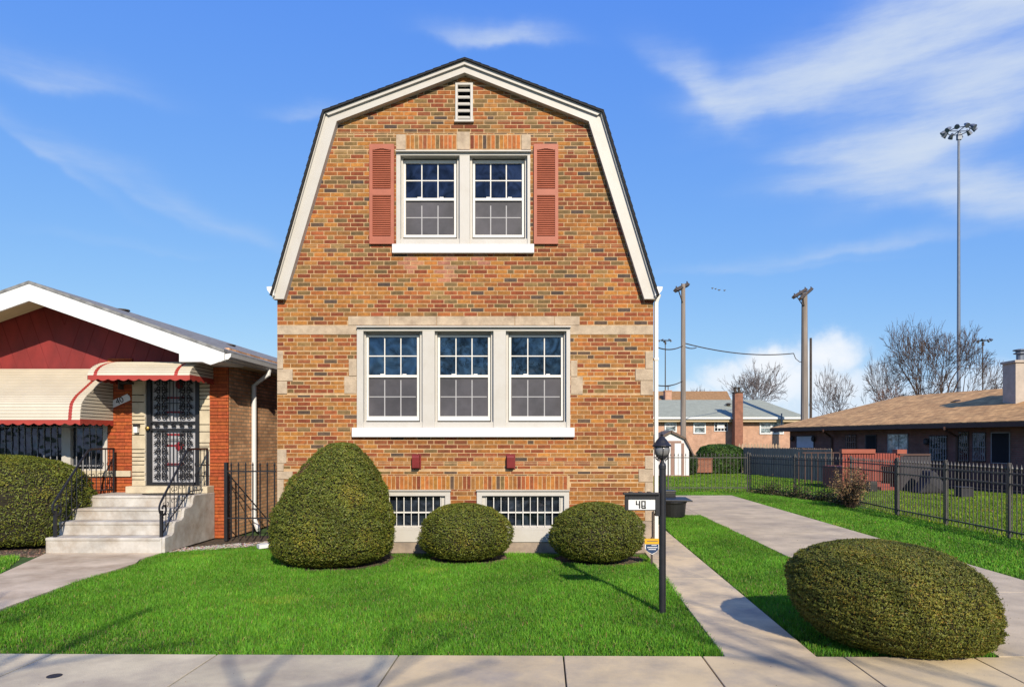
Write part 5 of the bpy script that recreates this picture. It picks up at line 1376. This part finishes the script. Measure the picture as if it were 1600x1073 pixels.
# street trees on the far side of the road, behind the camera: they throw the branch shadows
tree('bare street tree across the road throwing branch shadows on the lawn', -.5, -4.8, 7.9, 51, .60, .24, 4, 'twig', 1, minr=.03, kidl=(.75,1.0), up=.2)
tree('bare street tree across the road shading the driveway end', 9.0, -4.8, 7.4, 57, .55, .18, 5, 'twig', 1, minr=.022, kidl=(.75,1.0), up=.2)
# ================================================================ SKY, SUN, CAMERA
SUNV = Vector((.51,-1.60,1.0)).normalized()
EL = math.asin(SUNV.z)
w = bpy.data.worlds.new('World'); S.world = w; w.use_nodes = True
nt = w.node_tree; N = nt.nodes; L_ = nt.links
bg = N['Background']
sky = N.new('ShaderNodeTexSky'); sky.sky_type = 'NISHITA'; sky.sun_disc = False; sky.sun_elevation = EL
sky.sun_rotation = math.atan2(SUNV.x, SUNV.y); sky.altitude = 200; sky.air_density = 1.0; sky.dust_density = .25; sky.ozone_density = 2.0
def mth(op, a, b=None, c=None):
    n = N.new('ShaderNodeMath'); n.operation = op
    for i, s in enumerate((a, b, c)):
        if s is None: continue
        if isinstance(s, (int, float)): n.inputs[i].default_value = s
        else: L_.new(s, n.inputs[i])
    return n.outputs[0]
tc = N.new('ShaderNodeTexCoord'); sep = N.new('ShaderNodeSeparateXYZ'); L_.new(tc.outputs['Generated'], sep.inputs[0])
U = mth('ARCTAN2', sep.outputs[0], sep.outputs[1]); E = mth('ARCSINE', sep.outputs[2])
def ue(px, py):
    u = math.atan((px-VX)/F); return u, math.atan((VY-py)/F*math.cos(u))
cv = N.new('ShaderNodeCombineXYZ'); L_.new(U, cv.inputs[0]); L_.new(E, cv.inputs[1])
def noise(scale, sx, sy, detail, rough, off=0, rot=0):
    mp = N.new('ShaderNodeMapping'); mp.inputs['Scale'].default_value = (sx, sy, 1); mp.inputs['Location'].default_value = (off, off, 0); mp.inputs['Rotation'].default_value = (0,0,rot)
    L_.new(cv.outputs[0], mp.inputs[0]); n = N.new('ShaderNodeTexNoise'); n.inputs['Scale'].default_value = scale; n.inputs['Detail'].default_value = detail; n.inputs['Roughness'].default_value = rough
    L_.new(mp.outputs[0], n.inputs['Vector']); return n.outputs['Fac']
wx = mth('MULTIPLY', mth('SUBTRACT', noise(6,1,1,4,.5,3), .5), .09); wy = mth('MULTIPLY', mth('SUBTRACT', noise(6,1,1,5,.55,9), .5), .065)
U2 = mth('ADD', U, wx); E2 = mth('ADD', E, wy)
def blob(px, py, lw, lh, ang, st, hard=1, u=None, e=None, low=1):
    u0, e0 = ue(px, py); a = rad(ang); du = mth('SUBTRACT', u or U2, u0); de = mth('SUBTRACT', e or E2, e0)
    p = mth('MULTIPLY', mth('ADD', mth('MULTIPLY', du, math.cos(a)), mth('MULTIPLY', de, math.sin(a))), F/lw)
    q_ = mth('MULTIPLY', mth('SUBTRACT', mth('MULTIPLY', de, math.cos(a)), mth('MULTIPLY', du, math.sin(a))), F/lh)
    if low != 1: q_ = mth('SUBTRACT', mth('MAXIMUM', q_, 0), mth('MULTIPLY', mth('MINIMUM', q_, 0), low))
    s = mth('ADD', mth('MULTIPLY', p, p), mth('MULTIPLY', q_, q_))
    if hard != 1: s = mth('POWER', s, hard)
    return mth('MULTIPLY', mth('EXPONENT', mth('MULTIPLY', s, -1)), st)
cir = None
for b_ in ((1075,140,62,26,-38,.75),(1140,172,60,34,-2,.95),(1235,150,90,40,12,.85),(1345,118,110,48,18,.8),(1470,62,120,75,22,.8),(1580,10,110,70,20,.75),
           (1290,252,60,18,-8,.55),(1380,250,90,42,6,.8),(1490,205,110,60,26,.85),(1590,150,90,60,24,.85),
           (1400,290,120,18,-6,.55),(1520,305,110,34,-8,.75),(1600,330,80,44,-12,.7),(1330,395,120,12,2,.35),(1200,420,120,10,0,.15),
           (60,228,90,13,-30,.24),(190,285,120,18,-22,.17),(330,345,100,16,-28,.10),(790,62,78,16,0,.62),(70,118,90,22,-4,.34),(495,178,50,14,8,.22),(210,390,80,9,0,.12)):
    v_ = blob(*b_, low=2.6); cir = v_ if cir is None else mth('ADD', cir, v_)
fib = noise(8, .6, 3.0, 9, .62, 1.7, .25); fib = mth('ADD', .02, mth('MULTIPLY', mth('POWER', fib, 2.2), 4.2))
cir = mth('SUBTRACT', 1, mth('EXPONENT', mth('MULTIPLY', mth('MULTIPLY', cir, fib), -1.1)))
wx2 = mth('MULTIPLY', mth('SUBTRACT', noise(26,1,1,6,.6,5), .5), .05); wy2 = mth('MULTIPLY', mth('SUBTRACT', noise(26,1,1,6,.6,15), .5), .045)
U3 = mth('ADD', U, wx2); E3 = mth('ADD', E, wy2); cu = None
for b_ in ((1205,568,48,27,6,1.0),(1295,556,46,30,0,1.0),(1140,590,44,26,0,.9),(1240,600,90,34,0,.95),(1330,605,60,30,0,.75),(1420,635,160,30,0,.6),(1560,595,90,20,4,.6),(1090,612,40,16,0,.6)):
    v_ = blob(*b_, hard=1.8, u=U3, e=E3); cu = v_ if cu is None else mth('MAXIMUM', cu, v_)
cd_ = noise(14,1,1.3,7,.6,4); cu = mth('MINIMUM', mth('MULTIPLY', cu, mth('ADD', .45, mth('MULTIPLY', cd_, .9))), .95)
cl_ = mth('MAXIMUM', cir, cu)
sc_ = N.new('ShaderNodeSeparateColor'); L_.new(sky.outputs[0], sc_.inputs[0]); cc_ = N.new('ShaderNodeCombineColor')
for i_, (k_, s0_, g_) in enumerate(SKYFIT):
    L_.new(mth('MULTIPLY', mth('POWER', mth('MULTIPLY', sc_.outputs[i_], .12/s0_), g_), k_/(.12*2**EXPO)), cc_.inputs[i_])
mx0 = N.new('ShaderNodeMix'); mx0.data_type = 'RGBA'; L_.new(cir, mx0.inputs[0]); L_.new(cc_.outputs[0], mx0.inputs[6]); mx0.inputs[7].default_value = (*CLOUD, 1)
mx = N.new('ShaderNodeMix'); mx.data_type = 'RGBA'; L_.new(cu, mx.inputs[0]); L_.new(mx0.outputs[2], mx.inputs[6]); mx.inputs[7].default_value = (*CUMUL, 1)
L_.new(mx.outputs[2], bg.inputs['Color']); bg.inputs['Strength'].default_value = .12
sl = bpy.data.lights.new('sun', 'SUN'); sl.energy = SUN_E; sl.angle = rad(.55); sl.color = (1.0, .895, .735)
so = bpy.data.objects.new('sun', sl); C.objects.link(so); so.rotation_euler = (-SUNV).to_track_quat('-Z', 'Y').to_euler(); so.location = SUNV*50
cam = bpy.data.cameras.new('camera'); co = bpy.data.objects.new('camera', cam); C.objects.link(co); S.camera = co
co.location = (0, 0, H); co.rotation_euler = (math.pi/2, 0, 0)
cam.sensor_width = 36; cam.lens = 36*F/1600; cam.shift_x = (800-VX)/1600; cam.shift_y = (VY-536.5)/1600; cam.clip_end = 2000; cam.clip_start = .1
S.view_settings.view_transform = 'Standard'; S.view_settings.look = 'None'; S.view_settings.exposure = EXPO; S.view_settings.gamma = 1
S.cycles.max_bounces = 6; S.cycles.diffuse_bounces = 3; S.cycles.use_denoising = True
